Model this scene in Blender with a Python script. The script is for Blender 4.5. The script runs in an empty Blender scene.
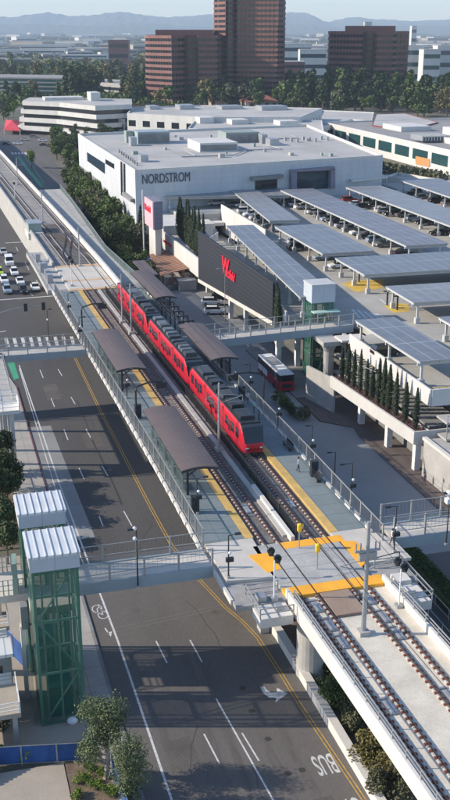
import bpy, math, random
from mathutils import Vector, Matrix
random.seed(7)
R = math.radians
C = bpy.context.scene.collection
# ------------------------------------------------------------------ camera, light, exposure
F_PX, V_HOR, HCAM = 1040., 30., 56.
TH = math.atan((400-V_HOR)/F_PX)
cam = bpy.data.cameras.new('camera'); camo = bpy.data.objects.new('camera', cam); C.objects.link(camo)
camo.location = (0, 0, HCAM); camo.rotation_euler = (math.pi/2-TH, 0, 0)
cam.sensor_fit = 'VERTICAL'; cam.sensor_height = 24; cam.lens = F_PX*24/800
cam.clip_start = 0.5; cam.clip_end = 40000
sc = bpy.context.scene; sc.camera = camo
SUN_EL = 28
w = bpy.data.worlds.new('World'); sc.world = w; w.use_nodes = True
nt = w.node_tree; bg = nt.nodes['Background']
sky = nt.nodes.new('ShaderNodeTexSky'); sky.sky_type = 'NISHITA'; sky.sun_disc = False
sky.sun_elevation = R(SUN_EL); sky.sun_rotation = R(270); sky.dust_density = .4; sky.air_density = 1.0; sky.ozone_density = 2.0
tint = nt.nodes.new('ShaderNodeVectorMath'); tint.operation = 'MULTIPLY'; tint.inputs[1].default_value = (.94, .975, 1.05)
nt.links.new(sky.outputs[0], tint.inputs[0]); nt.links.new(tint.outputs[0], bg.inputs[0]); bg.inputs[1].default_value = 0.15
sun = bpy.data.lights.new('sun', 'SUN'); sun.energy = 4.0; sun.angle = R(0.6); sun.color = (1, .89, .74)
suno = bpy.data.objects.new('sun', sun); C.objects.link(suno)
suno.rotation_euler = Vector((math.cos(R(SUN_EL)), 0, -math.sin(R(SUN_EL)))).to_track_quat('-Z', 'Y').to_euler()
vs = sc.view_settings; vs.view_transform = 'Standard'; vs.look = 'None'; vs.gamma = 1; vs.exposure = 0.6; vs.use_curve_mapping = False
sc.cycles.max_bounces = 6; sc.cycles.transparent_max_bounces = 16; sc.cycles.volume_bounces = 0

# ------------------------------------------------------------------ where things stand
def P(u, v, z=0.):                      # point of the place at height z seen at a spot of the survey picture
    x = u-225; y = v-400
    dy = F_PX*math.cos(TH)-y*math.sin(TH); dz = -(F_PX*math.sin(TH)+y*math.cos(TH))
    k = (z-HCAM)/dz
    return (x*k, dy*k, z)
def PY(u, v, Y):
    x = u-225; y = v-400
    dy = F_PX*math.cos(TH)-y*math.sin(TH); dz = -(F_PX*math.sin(TH)+y*math.cos(TH))
    k = Y/dy
    return (x*k, Y, HCAM+dz*k)
AZ = R(-15.8); RZ = -AZ
O = P(255, 457, 9)
dv = (math.sin(AZ), math.cos(AZ)); nv = (math.cos(AZ), -math.sin(AZ))
def T(t, s, z=0.): return (O[0]+t*nv[0]+s*dv[0], O[1]+t*nv[1]+s*dv[1], z)     # t across the line, s along it
def TS(u, v, z=0.):
    p = P(u, v, z); a = p[0]-O[0]; b = p[1]-O[1]
    return (a*nv[0]+b*nv[1], a*dv[0]+b*dv[1])
_B = [(-80, .7), (-58, .5), (-20, 0), (0, 0), (80, -.9), (110, -1.05), (144, -1.6), (192, -2.5), (259, -3.9), (322, -5.2), (480, -9.5), (700, -18)]
def B(s):
    for (a, x), (b, y) in zip(_B, _B[1:]):
        if s <= b: return x+(y-x)*(s-a)/(b-a)
    return _B[-1][1]

# ------------------------------------------------------------------ materials
def mat(name, col, rough=.8, var=.12, scale=3., metal=0., alpha=1., stretch=None, col2=None, fine=0., bump=0., spec=.5):
    m = bpy.data.materials.new(name); m.use_nodes = True; n = m.node_tree; b = n.nodes['Principled BSDF']
    b.inputs['Roughness'].default_value = rough; b.inputs['Metallic'].default_value = metal
    b.inputs['Specular IOR Level'].default_value = spec
    tc = n.nodes.new('ShaderNodeTexCoord'); mp = n.nodes.new('ShaderNodeMapping'); n.links.new(tc.outputs['Object'], mp.inputs[0])
    if stretch: mp.inputs['Scale'].default_value = stretch
    nz = n.nodes.new('ShaderNodeTexNoise'); nz.inputs['Scale'].default_value = scale/10.; nz.inputs['Detail'].default_value = 8; nz.inputs['Roughness'].default_value = .62
    n.links.new(mp.outputs[0], nz.inputs[0])
    cr = n.nodes.new('ShaderNodeValToRGB'); e = cr.color_ramp.elements
    c2 = col2 if col2 else tuple(c*(1+var) for c in col); c1 = tuple(c*(1-var) for c in col)
    e[0].position = .32; e[0].color = (*c1, 1); e[1].position = .68; e[1].color = (*c2, 1)
    n.links.new(nz.outputs['Fac'], cr.inputs[0])
    out = cr.outputs[0]
    if fine:
        n2 = n.nodes.new('ShaderNodeTexNoise'); n2.inputs['Scale'].default_value = 6; n2.inputs['Detail'].default_value = 4
        n.links.new(mp.outputs[0], n2.inputs[0])
        mr = n.nodes.new('ShaderNodeMapRange'); mr.inputs[1].default_value = .3; mr.inputs[2].default_value = .7
        mr.inputs[3].default_value = 1-fine; mr.inputs[4].default_value = 1+fine; n.links.new(n2.outputs['Fac'], mr.inputs[0])
        mx = n.nodes.new('ShaderNodeVectorMath'); mx.operation = 'SCALE'; n.links.new(out, mx.inputs[0]); n.links.new(mr.outputs[0], mx.inputs['Scale']); out = mx.outputs[0]
        if bump:
            bp = n.nodes.new('ShaderNodeBump'); bp.inputs['Strength'].default_value = bump; n.links.new(n2.outputs['Fac'], bp.inputs['Height']); n.links.new(bp.outputs[0], b.inputs['Normal'])
    n.links.new(out, b.inputs['Base Color'])
    b.inputs['Alpha'].default_value = alpha
    return m
def stripes(m, axis, period, width, col):          # thin joints / ribs running across one object axis, part of the surface itself
    n = m.node_tree; b = n.nodes['Principled BSDF']; src = b.inputs['Base Color'].links[0].from_socket
    tc = n.nodes.new('ShaderNodeTexCoord'); sp = n.nodes.new('ShaderNodeSeparateXYZ'); n.links.new(tc.outputs['Object'], sp.inputs[0])
    md = n.nodes.new('ShaderNodeMath'); md.operation = 'PINGPONG'; md.inputs[1].default_value = period/2; n.links.new(sp.outputs[axis], md.inputs[0])
    lt = n.nodes.new('ShaderNodeMath'); lt.operation = 'LESS_THAN'; lt.inputs[1].default_value = width/2; n.links.new(md.outputs[0], lt.inputs[0])
    mx = n.nodes.new('ShaderNodeMix'); mx.data_type = 'RGBA'; n.links.new(lt.outputs[0], mx.inputs[0]); n.links.new(src, mx.inputs[6]); mx.inputs[7].default_value = (*col, 1)
    n.links.new(mx.outputs[2], b.inputs['Base Color']); return m
M = {}
M['asphalt'] = mat('asphalt', (.128, .118, .110), .9, .18, .9, fine=.10, stretch=(1, .25, 1), spec=.3)
M['asphalt_dark'] = mat('asphalt_dark', (.080, .077, .076), .9, .2, .8, fine=.12, stretch=(1, .22, 1), spec=.3)  # darker asphalt tone for the road beyond the near footbridge
M['asphalt_old'] = mat('asphalt_old', (.11, .105, .10), .92, .15, .7, fine=.10, spec=.3)
M['busroad'] = mat('bus_road_concrete', (.25, .25, .245), .9, .14, .8, fine=.06, spec=.3)
M['pad'] = stripes(mat('pale_concrete_pad', (.24, .24, .235), .9, .1, 2, fine=.05), 1, 6, .06, (.12, .12, .12))
M['walk'] = stripes(stripes(mat('sidewalk_concrete', (.36, .34, .31), .9, .12, 3, fine=.06), 1, 3, .05, (.2, .19, .18)), 0, 3, .05, (.2, .19, .18))
M['walk_beige'] = mat('beige_paving', (.36, .31, .25), .9, .10, 3, fine=.06)
M['pavers'] = stripes(mat('brown_pavers', (.12, .095, .085), .9, .15, 4, fine=.15), 0, 1, .06, (.07, .06, .055))
M['conc'] = mat('concrete', (.40, .385, .36), .9, .13, 4, fine=.05, spec=.3)
M['conc_white'] = mat('pale_concrete', (.60, .57, .52), .88, .10, 3, fine=.05, spec=.3)
M['conc_dark'] = mat('grey_concrete', (.22, .22, .215), .9, .18, 3, fine=.06, spec=.3)
M['ballast'] = mat('trackbed', (.17, .155, .14), .95, .22, 6, fine=.35, spec=.2)
M['deckwhite'] = mat('viaduct_deck', (.62, .565, .465), .9, .16, 4, fine=.07, spec=.3)
M['stdeck'] = mat('stained_deck', (.30, .29, .275), .9, .22, 5, fine=.12, spec=.3)
M['plat'] = stripes(stripes(mat('platform_paving', (.18, .215, .215), .8, .12, 3, fine=.05), 1, 2.4, .07, (.10, .125, .13)), 0, 2.4, .05, (.10, .125, .13))
M['tactile'] = mat('tactile_yellow', (.54, .355, .11), .8, .16, 8, fine=.12)
M['orange'] = mat('crossing_orange', (.86, .40, .03), .7, .12, 5, fine=.06)
M['rail'] = mat('rail_steel', (.11, .075, .06), .5, .2, 6, metal=.5)
M['rust'] = mat('rusty_fasteners', (.17, .05, .03), .9, .35, 30)
M['plinth'] = mat('track_plinth', (.44, .43, .42), .9, .12, 5, fine=.08)
M['crossplank'] = stripes(mat('crossing_planks', (.38, .37, .35), .9, .14, 6, fine=.12), 1, 2.4, .06, (.2, .19, .18))
M['white'] = mat('white_paint', (.74, .74, .73), .7, .12, 10, fine=.10)
M['roadwhite'] = mat('road_marking_white', (.55, .55, .54), .8, .22, 25, fine=.18)
M['roadyellow'] = mat('road_marking_yellow', (.44, .27, .06), .8, .25, 20, fine=.18)
M['green'] = mat('green_lane_paint', (.05, .30, .16), .8, .18, 8, fine=.1)
M['steel'] = mat('galvanised_steel', (.38, .39, .40), .5, .12, 8, metal=.5)
M['railing'] = mat('railing_steel', (.36, .36, .35), .55, .1, 8, metal=.3)
M['black'] = mat('black_metal', (.025, .027, .03), .5, .2, 8)
M['roofbrown'] = stripes(mat('brown_metal_roof', (.125, .092, .082), .6, .10, 5), 1, .6, .05, (.065, .05, .05))
M['red'] = mat('tram_red', (.50, .008, .026), .38, .06, 4)
M['redbus'] = mat('bus_red', (.36, .02, .03), .4, .1, 4)
M['redsign'] = mat('red_sign', (.80, .02, .05), .5, .05, 4)
M['redroof'] = mat('red_canvas', (.55, .04, .06), .8, .15, 6)
M['glass'] = mat('dark_glass', (.018, .022, .026), .12, .2, 5)
M['glassblue'] = mat('blue_dark_glass', (.03, .05, .07), .12, .25, 8)
M['glassteal'] = mat('teal_glass', (.018, .06, .062), .15, .25, 8)
M['green_glass'] = mat('green_glass', (.04, .17, .115), .06, .1, 4, alpha=.23)
M['green_frame'] = mat('green_frame', (.15, .27, .21), .5, .08, 4)
M['liftroof'] = stripes(mat('lift_cap_metal', (.58, .60, .61), .5, .09, 4), 0, .62, .11, (.36, .38, .40))
M['liftside'] = stripes(mat('lift_cap_side', (.44, .48, .52), .5, .05, 4), 0, 2.0, .06, (.30, .33, .36))
M['bridge_side'] = mat('bridge_side_paint', (.30, .35, .37), .7, .08, 3, fine=.04)
M['bluefence'] = mat('blue_windscreen', (.02, .075, .24), .85, .22, 8, fine=.12)
M['ribbed'] = stripes(mat('black_ribbed_wall', (.012, .014, .021), .75, .1, 3), 2, .85, .12, (.035, .04, .055))
M['mallwhite'] = mat('mall_white_plaster', (.56, .545, .51), .85, .08, 3, fine=.04, stretch=(1, 1, .2))
M['malljoint'] = stripes(mat('panelled_white_wall', (.50, .51, .52), .8, .10, 4, fine=.04, stretch=(1, 1, .15)), 2, 1.6, .09, (.42, .45, .48))
M['roofgrey'] = mat('flat_roof_pale', (.40, .385, .36), .9, .16, .5, fine=.06)
M['roofdark'] = mat('flat_roof_grey', (.26, .25, .24), .9, .15, .8, fine=.05)
M['deck'] = mat('parking_deck', (.37, .35, .31), .9, .16, 1.2, fine=.06)
M['solar'] = stripes(stripes(stripes(mat('solar_panels', (.175, .18, .195), .42, .14, 1.5, spec=.6), 1, 1.05, .05, (.20, .24, .28)), 0, 2.1, .12, (.34, .37, .40)), 1, 8.4, .22, (.34, .37, .40))
M['canopysteel'] = mat('canopy_steel', (.48, .48, .47), .6, .08, 4)
M['patio'] = stripes(mat('patio_timber', (.25, .14, .095), .85, .15, 6), 1, .9, .2, (.10, .06, .045))
M['brick'] = mat('rust_brown_cladding', (.20, .085, .068), .7, .15, 1, fine=.06)
M['brickdark'] = mat('dark_brown_cladding', (.10, .05, .045), .7, .15, 1)
M['tile'] = mat('terracotta_tile', (.34, .12, .07), .85, .15, 4)
M['maroon'] = mat('maroon_wall', (.22, .04, .04), .8, .1, 2)
M['orangewood'] = mat('orange_panel', (.52, .25, .09), .7, .1, 3)
M['trunk'] = mat('bark', (.12, .085, .06), .95, .2, 10)
M['bark_pale'] = mat('pale_bark', (.36, .31, .26), .95, .2, 10)
M['soil'] = mat('bare_soil', (.16, .115, .08), .95, .3, 6, fine=.3)
M['tyre'] = mat('tyre', (.02, .02, .02), .9)
M['rim'] = mat('rim', (.35, .35, .36), .4, metal=.7)
M['lampglass'] = mat('lamp_lens', (.75, .75, .72), .3)
M['skin'] = mat('skin', (.38, .22, .16), .6)
M['yellow'] = mat('yellow_cover', (.80, .50, .02), .5, .06, 6)
M['bluesh'] = mat('blue_canvas', (.04, .16, .50), .8, .1, 6)
M['pinksign'] = mat('sign_face', (.66, .40, .43), .6, .05, 3)
M['violet'] = stripes(mat('violet_grey_cladding', (.20, .19, .24), .7, .06, 3), 2, 1.2, .06, (.12, .11, .15))
M['lettering'] = mat('dark_letters', (.05, .07, .11), .5)
M['bridgebeige'] = mat('bridge_deck_paving', (.52, .48, .42), .9, .1, 4, fine=.05)
def leafmat(name, c, c2, sc_=3.):
    m = mat(name, c, .75, .3, sc_*10, col2=c2, spec=.25)
    return m
M['leaf'] = leafmat('foliage', (.065, .10, .025), (.14, .19, .055))
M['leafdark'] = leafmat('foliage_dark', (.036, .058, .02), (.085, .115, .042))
M['leafolive'] = leafmat('foliage_olive', (.09, .095, .045), (.16, .16, .085))
M['leafbright'] = leafmat('foliage_bright', (.10, .17, .02), (.22, .30, .05))
M['leafyellow'] = leafmat('foliage_yellowish', (.13, .12, .035), (.25, .21, .08))
M['cypress'] = leafmat('cypress_foliage', (.018, .032, .016), (.045, .062, .028))
M['hedge'] = leafmat('hedge_foliage', (.03, .06, .015), (.07, .12, .03))
M['pinkflower'] = leafmat('pink_shrub', (.12, .05, .06), (.22, .10, .11))
def paint(n, c, rough=.3): return mat('car_paint_'+n, c, rough, .03, 2)
CP = dict(white=paint('white', (.72, .73, .74)), black=paint('black', (.015, .016, .018)), silver=paint('silver', (.40, .42, .44)),
          bluegrey=paint('blue_grey', (.25, .32, .40)), lime=paint('lime', (.45, .62, .02)), red=paint('red', (.30, .02, .02)), grey=paint('grey', (.14, .145, .15)))

# ------------------------------------------------------------------ mesh helpers
OFF = {}
class MB:
    def __init__(s, bend=False): s.v = []; s.f = []; s.m = []; s.mi = 0; s.bend = bend
    def q(s, *pts):
        i = len(s.v); s.v += [tuple(p) for p in pts]; s.f.append(tuple(range(i, i+len(pts)))); s.m.append(s.mi)
    def prism(s, poly, z0, z1):
        n = len(poly)
        a = 0
        for k in range(n): a += poly[k][0]*poly[(k+1) % n][1]-poly[(k+1) % n][0]*poly[k][1]
        if a < 0: poly = poly[::-1]
        i = len(s.v); z0f = z0 if callable(z0) else (lambda p: z0); z1f = z1 if callable(z1) else (lambda p: z1)
        s.v += [(p[0], p[1], z0f(p)) for p in poly]+[(p[0], p[1], z1f(p)) for p in poly]
        s.f.append(tuple(i+k for k in reversed(range(n)))); s.f.append(tuple(i+n+k for k in range(n)))
        for k in range(n): k2 = (k+1) % n; s.f.append((i+k, i+k2, i+n+k2, i+n+k))
        s.m += [s.mi]*(n+2); return s
    def box(s, x0, x1, y0, y1, z0, z1):
        x0, x1 = sorted((x0, x1)); y0, y1 = sorted((y0, y1)); z0, z1 = sorted((z0, z1))
        return s.prism([(x0, y0), (x1, y0), (x1, y1), (x0, y1)], z0, z1)
    def cbox(s, c, sz, rz=0):
        ca, sa = math.cos(rz), math.sin(rz); a, b = sz[0]/2, sz[1]/2
        return s.prism([(c[0]+x*ca-y*sa, c[1]+x*sa+y*ca) for x, y in ((-a, -b), (a, -b), (a, b), (-a, b))], c[2]-sz[2]/2, c[2]+sz[2]/2)
    def strip(s, t0, t1, s0, s1, z0, z1, step=12.):          # long box along s, cut up so it can follow the curve of the line
        n = max(1, int(abs(s1-s0)/step+.99)); L = []
        for k in range(n+1):
            y = s0+(s1-s0)*k/n; L.append(y)
        i = len(s.v)
        for y in L: s.v += [(t0, y, z0), (t1, y, z0), (t1, y, z1), (t0, y, z1)]
        for k in range(n):
            a = i+4*k; b = a+4
            for j in range(4): j2 = (j+1) % 4; s.f.append((a+j, b+j, b+j2, a+j2)); s.m.append(s.mi)
        s.f.append((i, i+1, i+2, i+3)); e = i+4*n; s.f.append((e+3, e+2, e+1, e)); s.m += [s.mi]*2
        return s
    def tube(s, pts, r, n=6, cap=True):
        pts = [Vector(p) for p in pts]; rings = []
        rr = r if isinstance(r, (list, tuple)) else [r]*len(pts)
        for k, p in enumerate(pts):
            d = (pts[min(k+1, len(pts)-1)]-pts[max(k-1, 0)])
            if d.length < 1e-6: d = Vector((0, 0, 1))
            d.normalize(); a = d.orthogonal() if abs(d.z) < .9 else Vector((1, 0, 0)); a = (a-d*a.dot(d)).normalized(); b = d.cross(a)
            i = len(s.v)
            for j in range(n):
                t = 2*math.pi*j/n; s.v.append(tuple(p+(a*math.cos(t)+b*math.sin(t))*rr[k]))
            rings.append(i)
        for a, b in zip(rings, rings[1:]):
            for j in range(n): j2 = (j+1) % n; s.f.append((a+j, a+j2, b+j2, b+j)); s.m.append(s.mi)
        if cap:
            s.f.append(tuple(rings[0]+j for j in reversed(range(n)))); s.f.append(tuple(rings[-1]+j for j in range(n))); s.m += [s.mi]*2
        return s
    def bar(s, p, q, w=.06):
        return s.tube([p, q], w/2*1.2, 4)
    def ball(s, c, r, nu=8, nv_=6, sq=(1, 1, 1)):
        i = len(s.v)
        for a in range(nv_+1):
            ph = math.pi*a/nv_
            for b in range(nu):
                th = 2*math.pi*b/nu; s.v.append((c[0]+r*sq[0]*math.sin(ph)*math.cos(th), c[1]+r*sq[1]*math.sin(ph)*math.sin(th), c[2]+r*sq[2]*math.cos(ph)))
        for a in range(nv_):
            for b in range(nu): b2 = (b+1) % nu; s.f.append((i+a*nu+b, i+(a+1)*nu+b, i+(a+1)*nu+b2, i+a*nu+b2)); s.m.append(s.mi)
        return s
    def build(s, name, m, parent=None, smooth=False, off=None):
        o_ = off if off is not None else (OFF.get(parent.name, (0, 0, 0)) if parent else (0, 0, 0))
        p2 = parent
        if parent is not None and off is None and parent.name not in OFF and parent.parent: o_ = OFF.get(parent.parent.name, (0, 0, 0))
        me = bpy.data.meshes.new(name)
        V = [((x+(B(y) if s.bend else 0))-o_[0], y-o_[1], z-o_[2]) for x, y, z in s.v]
        me.from_pydata(V, [], s.f)
        for mm in (m if isinstance(m, (list, tuple)) else [m]): me.materials.append(M[mm] if isinstance(mm, str) else mm)
        if isinstance(m, (list, tuple)): me.polygons.foreach_set('material_index', s.m)
        if smooth: me.polygons.foreach_set('use_smooth', [True]*len(me.polygons))
        me.update()
        o = bpy.data.objects.new(name, me); C.objects.link(o)
        if p2: o.parent = p2
        return o
def tag(o, label=None, cat=None, group=None, kind=None):
    if label: o['label'] = label
    if cat: o['category'] = cat
    if group: o['group'] = group
    if kind: o['kind'] = kind
    return o
def thing(name, label, cat, t=0, s=0, z=0, group=None, world=False, bend=True):
    """Empty at the thing's base. In line coordinates (t,s) unless world."""
    o = bpy.data.objects.new(name, None); C.objects.link(o); o.empty_display_size = .5
    if world: o.location = (t, s, z)
    else: o.location = T(t, s, z); o.rotation_euler = (0, 0, RZ)
    OFF[o.name] = (t, s, z)
    return tag(o, label, cat, group)
def lthing(name, label, cat, group=None):           # authored around its own origin, placed afterwards
    o = bpy.data.objects.new(name, None); C.objects.link(o); o.empty_display_size = .5
    return tag(o, label, cat, group)
def place(o, loc, rz=0., sc_=1.):
    o.location = loc; o.rotation_euler = (0, 0, rz); o.scale = (sc_,)*3 if not isinstance(sc_, tuple) else sc_; return o
def copy_tree(o, label=None, parent=None, recolor=None):
    c = o.copy(); C.objects.link(c); c.parent = parent
    if label: c['label'] = label
    if recolor and c.type == 'MESH' and c.name.startswith('body'):
        c.data = recolor_mesh(c.data, recolor)
    for ch in list(o.children): copy_tree(ch, None, c, recolor)
    return c
_rc = {}
def recolor_mesh(me, m):
    k = (me.name, m.name)
    if k not in _rc:
        n = me.copy(); n.materials[0] = m; _rc[k] = n
    return _rc[k]
def struct(name, mb, m):
    """Setting piece authored in line coordinates."""
    o = mb.build(name, m); o.location = T(0, 0, 0); o.rotation_euler = (0, 0, RZ); o['kind'] = 'structure'; return o
def wstruct(name, mb, m): o = mb.build(name, m); o['kind'] = 'structure'; return o
def text(name, body, parent, loc, rx, rz, size, m, sx=1., ext=.05, shear=0., bold=0., ry=0):
    cu = bpy.data.curves.new(name, 'FONT'); cu.body = body; cu.size = size; cu.extrude = ext; cu.shear = shear; cu.offset = bold
    cu.materials.append(M[m]); o = bpy.data.objects.new(name, cu); C.objects.link(o)
    bpy.context.view_layer.update(); me = bpy.data.meshes.new_from_object(o.evaluated_get(bpy.context.evaluated_depsgraph_get()))
    bpy.data.objects.remove(o); o = bpy.data.objects.new(name, me); C.objects.link(o)
    if parent: o.parent = parent
    o.location = loc; o.rotation_euler = (rx, ry, rz); o.scale = (sx, 1, 1); return o
# ------------------------------------------------------------------ ground, roads
Sg = lambda u, v, z=0.: TS(u, v, z)
m_ground = mat('open_ground', (.075, .08, .045), .95, .3, .12, col2=(.19, .165, .12), fine=.2)
g = MB(); N = 24
g.prism([(-16000, -400), (16000, -400), (16000, 16000), (-16000, 16000)], -1.0, -.03); wstruct('ground', g, m_ground)
g = MB(); g.prism([(-22.4, -60), (-5.0, -60), (-5.0, -12), (-4.9, -6), (-22.5, -6), (-22.4, -12)], -.03, .004); struct('near_road', g, 'asphalt')
g = MB(); g.prism([(-22.5, -6), (-4.9, -6), (-4.6, 85), (-4.6, 175), (-8, 260), (-11, 330), (-16, 520), (-60, 620), (-75, 420), (-60, 175), (-46, 128), (-46, 86), (-25.2, 82), (-22.6, 60), (-22.8, 20)], -.03, .004)
struct('road', g, 'asphalt_dark')
g = MB(); g.prism([(-130, 86), (-46, 86), (-46, 124), (-130, 126)], -.03, .004); struct('cross_street', g, 'asphalt')
g = MB(); g.prism([(7.5, -12), (23.3, -12), (23.4, 24), (24, 27), (20, 31), (20, 70), (26, 72), (34, 105), (34, 130), (20, 132), (7.5, 100)], -.03, .004); struct('bus_road', g, 'busroad')
g = MB(); g.prism([(9.8, -60), (60, -60), (60, -14), (15.5, -12.2), (9.8, -12.2)], -.03, .006); struct('lower_road', g, 'asphalt_old')
g = MB(); g.prism([Sg(0, 143), Sg(9, 136), Sg(30, 137), Sg(44, 140), Sg(52, 158), Sg(60, 172), Sg(78, 200), Sg(92, 222), Sg(105, 240), (9.5, 130), (2, 130), (2, 180), (-1, 260), (-6, 340), (-12, 470)], -.03, .006); struct('side_road', g, 'asphalt')
g = MB(); a = Sg(30, 152); g.prism([Sg(-30, 118), Sg(20, 129), Sg(70, 137), Sg(76, 146), Sg(45, 142), Sg(30, 152), Sg(0, 146)], -.028, .008); struct('far_junction', g, 'asphalt')
g = MB(True); g.prism([(1.6, 112), (1.6, 290), (6.5, 290), (9.5, 240), (9.0, 180), (8.5, 112)], -.02, .14); struct('side_walkway', g, 'conc')
# pavements with kerbs
g = MB(); g.prism([(-22.45, -60), (-22.4, -12), (-22.8, 20), (-22.8, 60), (-25.4, 82), (-32, 82), (-29, 60), (-27.0, 25), (-26.4, 2), (-24.7, -12), (-24.7, -34), (-23.7, -46), (-23.5, -60)], -.03, .13); struct('pavement', g, 'walk')
g = MB(); g.prism([(-24.72, -34.2), (-24.72, -12), (-26.3, 0), (-60, 0), (-60, -35.8)], -.03, .128); struct('plaza_paving', g, 'walk_beige')
g = MB(); g.prism([(-27.6, -36.6), (-27.5, -60), (-80, -60), (-80, -35.4)], -.03, .10); struct('driveway', g, 'walk_beige')
g = MB(); g.prism([(-23.75, -35.5), (-23.55, -60), (-27.4, -60), (-27.5, -36.0)], -.03, .12); struct('planting_bed', g, 'soil')
g = MB(); g.prism([(-26.5, 2), (-27.1, 25), (-29.2, 60), (-32.2, 82), (-70, 84), (-70, 2)], -.03, .09); struct('garden_ground', g, 'soil')
g = MB(); g.prism([(-18.8, 2.4), (-19.05, 16.3), (-19.4, 40.5), (-22.6, 40.7), (-22.7, 2.2)], -.02, .0075); struct('bus_bay_slab', g, 'pad')
g = MB(); g.prism([(23.3, -14), (23.4, 24), (24.1, 27), (20.2, 31.2), (20.2, 42), (40, 42), (40, -14)], -.03, .13); struct('bus_pavement', g, 'pavers')
g = MB(); g.prism([(20.2, 42), (20.2, 70), (26.2, 72), (34.2, 105), (40, 105), (60, 60), (60, 42)], -.03, .125); struct('under_deck_paving', g, 'conc_dark')
g = MB(); g.prism([(7.5, 100), (20, 132), (34, 130), (34, 160), (12, 190), (6, 140)], -.03, .12); struct('garden_paving', g, 'conc')
# kerb lines
g = MB(); g.prism([(-22.42, -60), (-22.12, -60), (-22.12, -12), (-22.17, 0), (-22.47, 0), (-22.42, -12)], -.02, .15); struct('kerb', g, 'conc_dark')
g = MB()
for (a, b) in (((-22.45, 0), (-22.8, 20)), ((-22.8, 20), (-22.8, 60))):
    dx = .16; g.prism([(a[0]-.02, a[1]), (a[0]+dx, a[1]), (b[0]+dx, b[1]), (b[0]-.02, b[1])], -.02, .15)
struct('kerb', g, mat('red_kerb', (.17, .06, .055), .85, .25, 6))

def line(g, pts, w_, z=.012):
    for (a, b) in zip(pts, pts[1:]):
        d = Vector((b[0]-a[0], b[1]-a[1])); d.normalize(); n = Vector((-d.y, d.x))*w_/2
        g.q((a[0]-n.x, a[1]-n.y, z), (b[0]-n.x, b[1]-n.y, z), (b[0]+n.x, b[1]+n.y, z), (a[0]+n.x, a[1]+n.y, z))
wl = MB()
for a, b in (((204, 734), (219.4, 763.6)), ((242, 733), (259, 761)), ((156, 641), (167, 663)), ((190, 640), (202, 662)), ((123.6, 511), (132, 526)), ((99, 516), (103, 526)),
             ((40, 370), (43.2, 378)), ((58, 369), (62, 376)), ((51, 398), (54.5, 407)), ((71, 397), (75, 404)), ((64, 429.5), (68, 440)), ((86, 429), (90.5, 437.5)), ((79, 468), (84, 479)), ((102, 466), (108, 476))):
    line(wl, [Sg(*a), Sg(*b)], .14)
line(wl, [(-13.4, -31.6), (-12.3, -50), (-12, -60)], .15)
line(wl, [(-20.1, -59), (-20.15, -20), (-20.4, -8), (-20.85, 17), (-21.2, 72)], .20)
line(wl, [(-21.35, 70), (-21.55, 17), (-21.2, 0), (-20.95, -6)], .13)
for s_ in (57, 42): line(wl, [(-21.4, s_), (-21.0, s_)], .2)
line(wl, [Sg(0, 300), Sg(53, 296)], .55)                        # stop line
line(wl, [Sg(5, 243), Sg(23, 242)], .5)
for u0, v0, u1, v1 in ((25, 262, 29, 270), (33, 257, 38, 266), (25, 236, 29, 243), (16, 247, 18, 251), (36, 280, 40, 285), (30, 293, 33, 296)):
    line(wl, [Sg(u0, v0), Sg(u1, v1)], .14)
for k in range(9):                                               # crosswalk blocks
    u = 7+8.2*k; line(wl, [Sg(u+1.2, 347-.2*k), Sg(u-1.2, 338-.2*k)], .62)
line(wl, [Sg(0, 332), Sg(6, 331)], .35)
for k in range(7): line(wl, [Sg(12+k*3.3, 152.5), Sg(12.8+k*3.3, 154.2)], .9, .014)
o = struct('white_road_markings', wl, 'roadwhite')
yl = MB()
yp = [TS(75, 358), TS(100, 410), TS(151, 508), TS(172, 546), TS(196, 576), TS(225, 607), TS(243, 622), TS(258, 638), TS(280, 672), TS(300, 705), TS(325, 742), TS(350, 779), TS(372, 812)]
for off_ in (-.15, .15): line(yl, [(p[0]+off_, p[1]) for p in yp], .11)
struct('yellow_road_markings', yl, 'roadyellow')
g = MB(); g.prism([Sg(7, 362), Sg(14, 362), Sg(19, 378), Sg(14, 380)], .002, .014); struct('green_bike_box', g, 'green')
g = MB(); line(g, [Sg(18, 156), Sg(28, 170), Sg(42, 187)], 1.3, .014); line(g, [Sg(24, 156), Sg(33, 167), Sg(44, 183)], .4, .014); struct('green_bike_lane', g, 'green')
# turn arrow, bike symbol, BUS lettering
def ribbon(pts, w_, z=.013):
    g = MB(); line(g, pts, w_, z); return g
g = MB(); le = [(260, 687), (263, 693), (269, 697.5), (276, 698)]; re_ = [(264, 686), (267, 690), (271, 692.5), (277, 692.5)]
for k in range(3): g.q((*Sg(*le[k]), .013), (*Sg(*le[k+1]), .013), (*Sg(*re_[k+1]), .013), (*Sg(*re_[k]), .013))
g.q((*Sg(275.5, 702.5), .0132), (*Sg(287.5, 693.5), .0132), (*Sg(277, 688), .0132)); struct('turn_arrow_marking', g, 'roadwhite')
g = MB()
for cx, cy in ((Sg(97, 609)), (Sg(103, 615))):
    line(g, [(cx+.5*math.cos(k*math.pi/5), cy+.75*math.sin(k*math.pi/5)) for k in range(11)], .11, .013)
line(g, [Sg(97, 609), Sg(100, 606), Sg(103, 615), Sg(98, 613), Sg(97, 609)], .10, .013); line(g, [Sg(98, 604.5), Sg(102, 607)], .1, .013)
line(g, [Sg(105, 628), Sg(109, 634.5)], .14, .013); a, b, c_ = Sg(107, 632.5), Sg(111, 637), Sg(112, 631.5); g.q((*a, .013), (*b, .013), (*c_, .013))
struct('bike_lane_marking', g, 'roadwhite')
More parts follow.
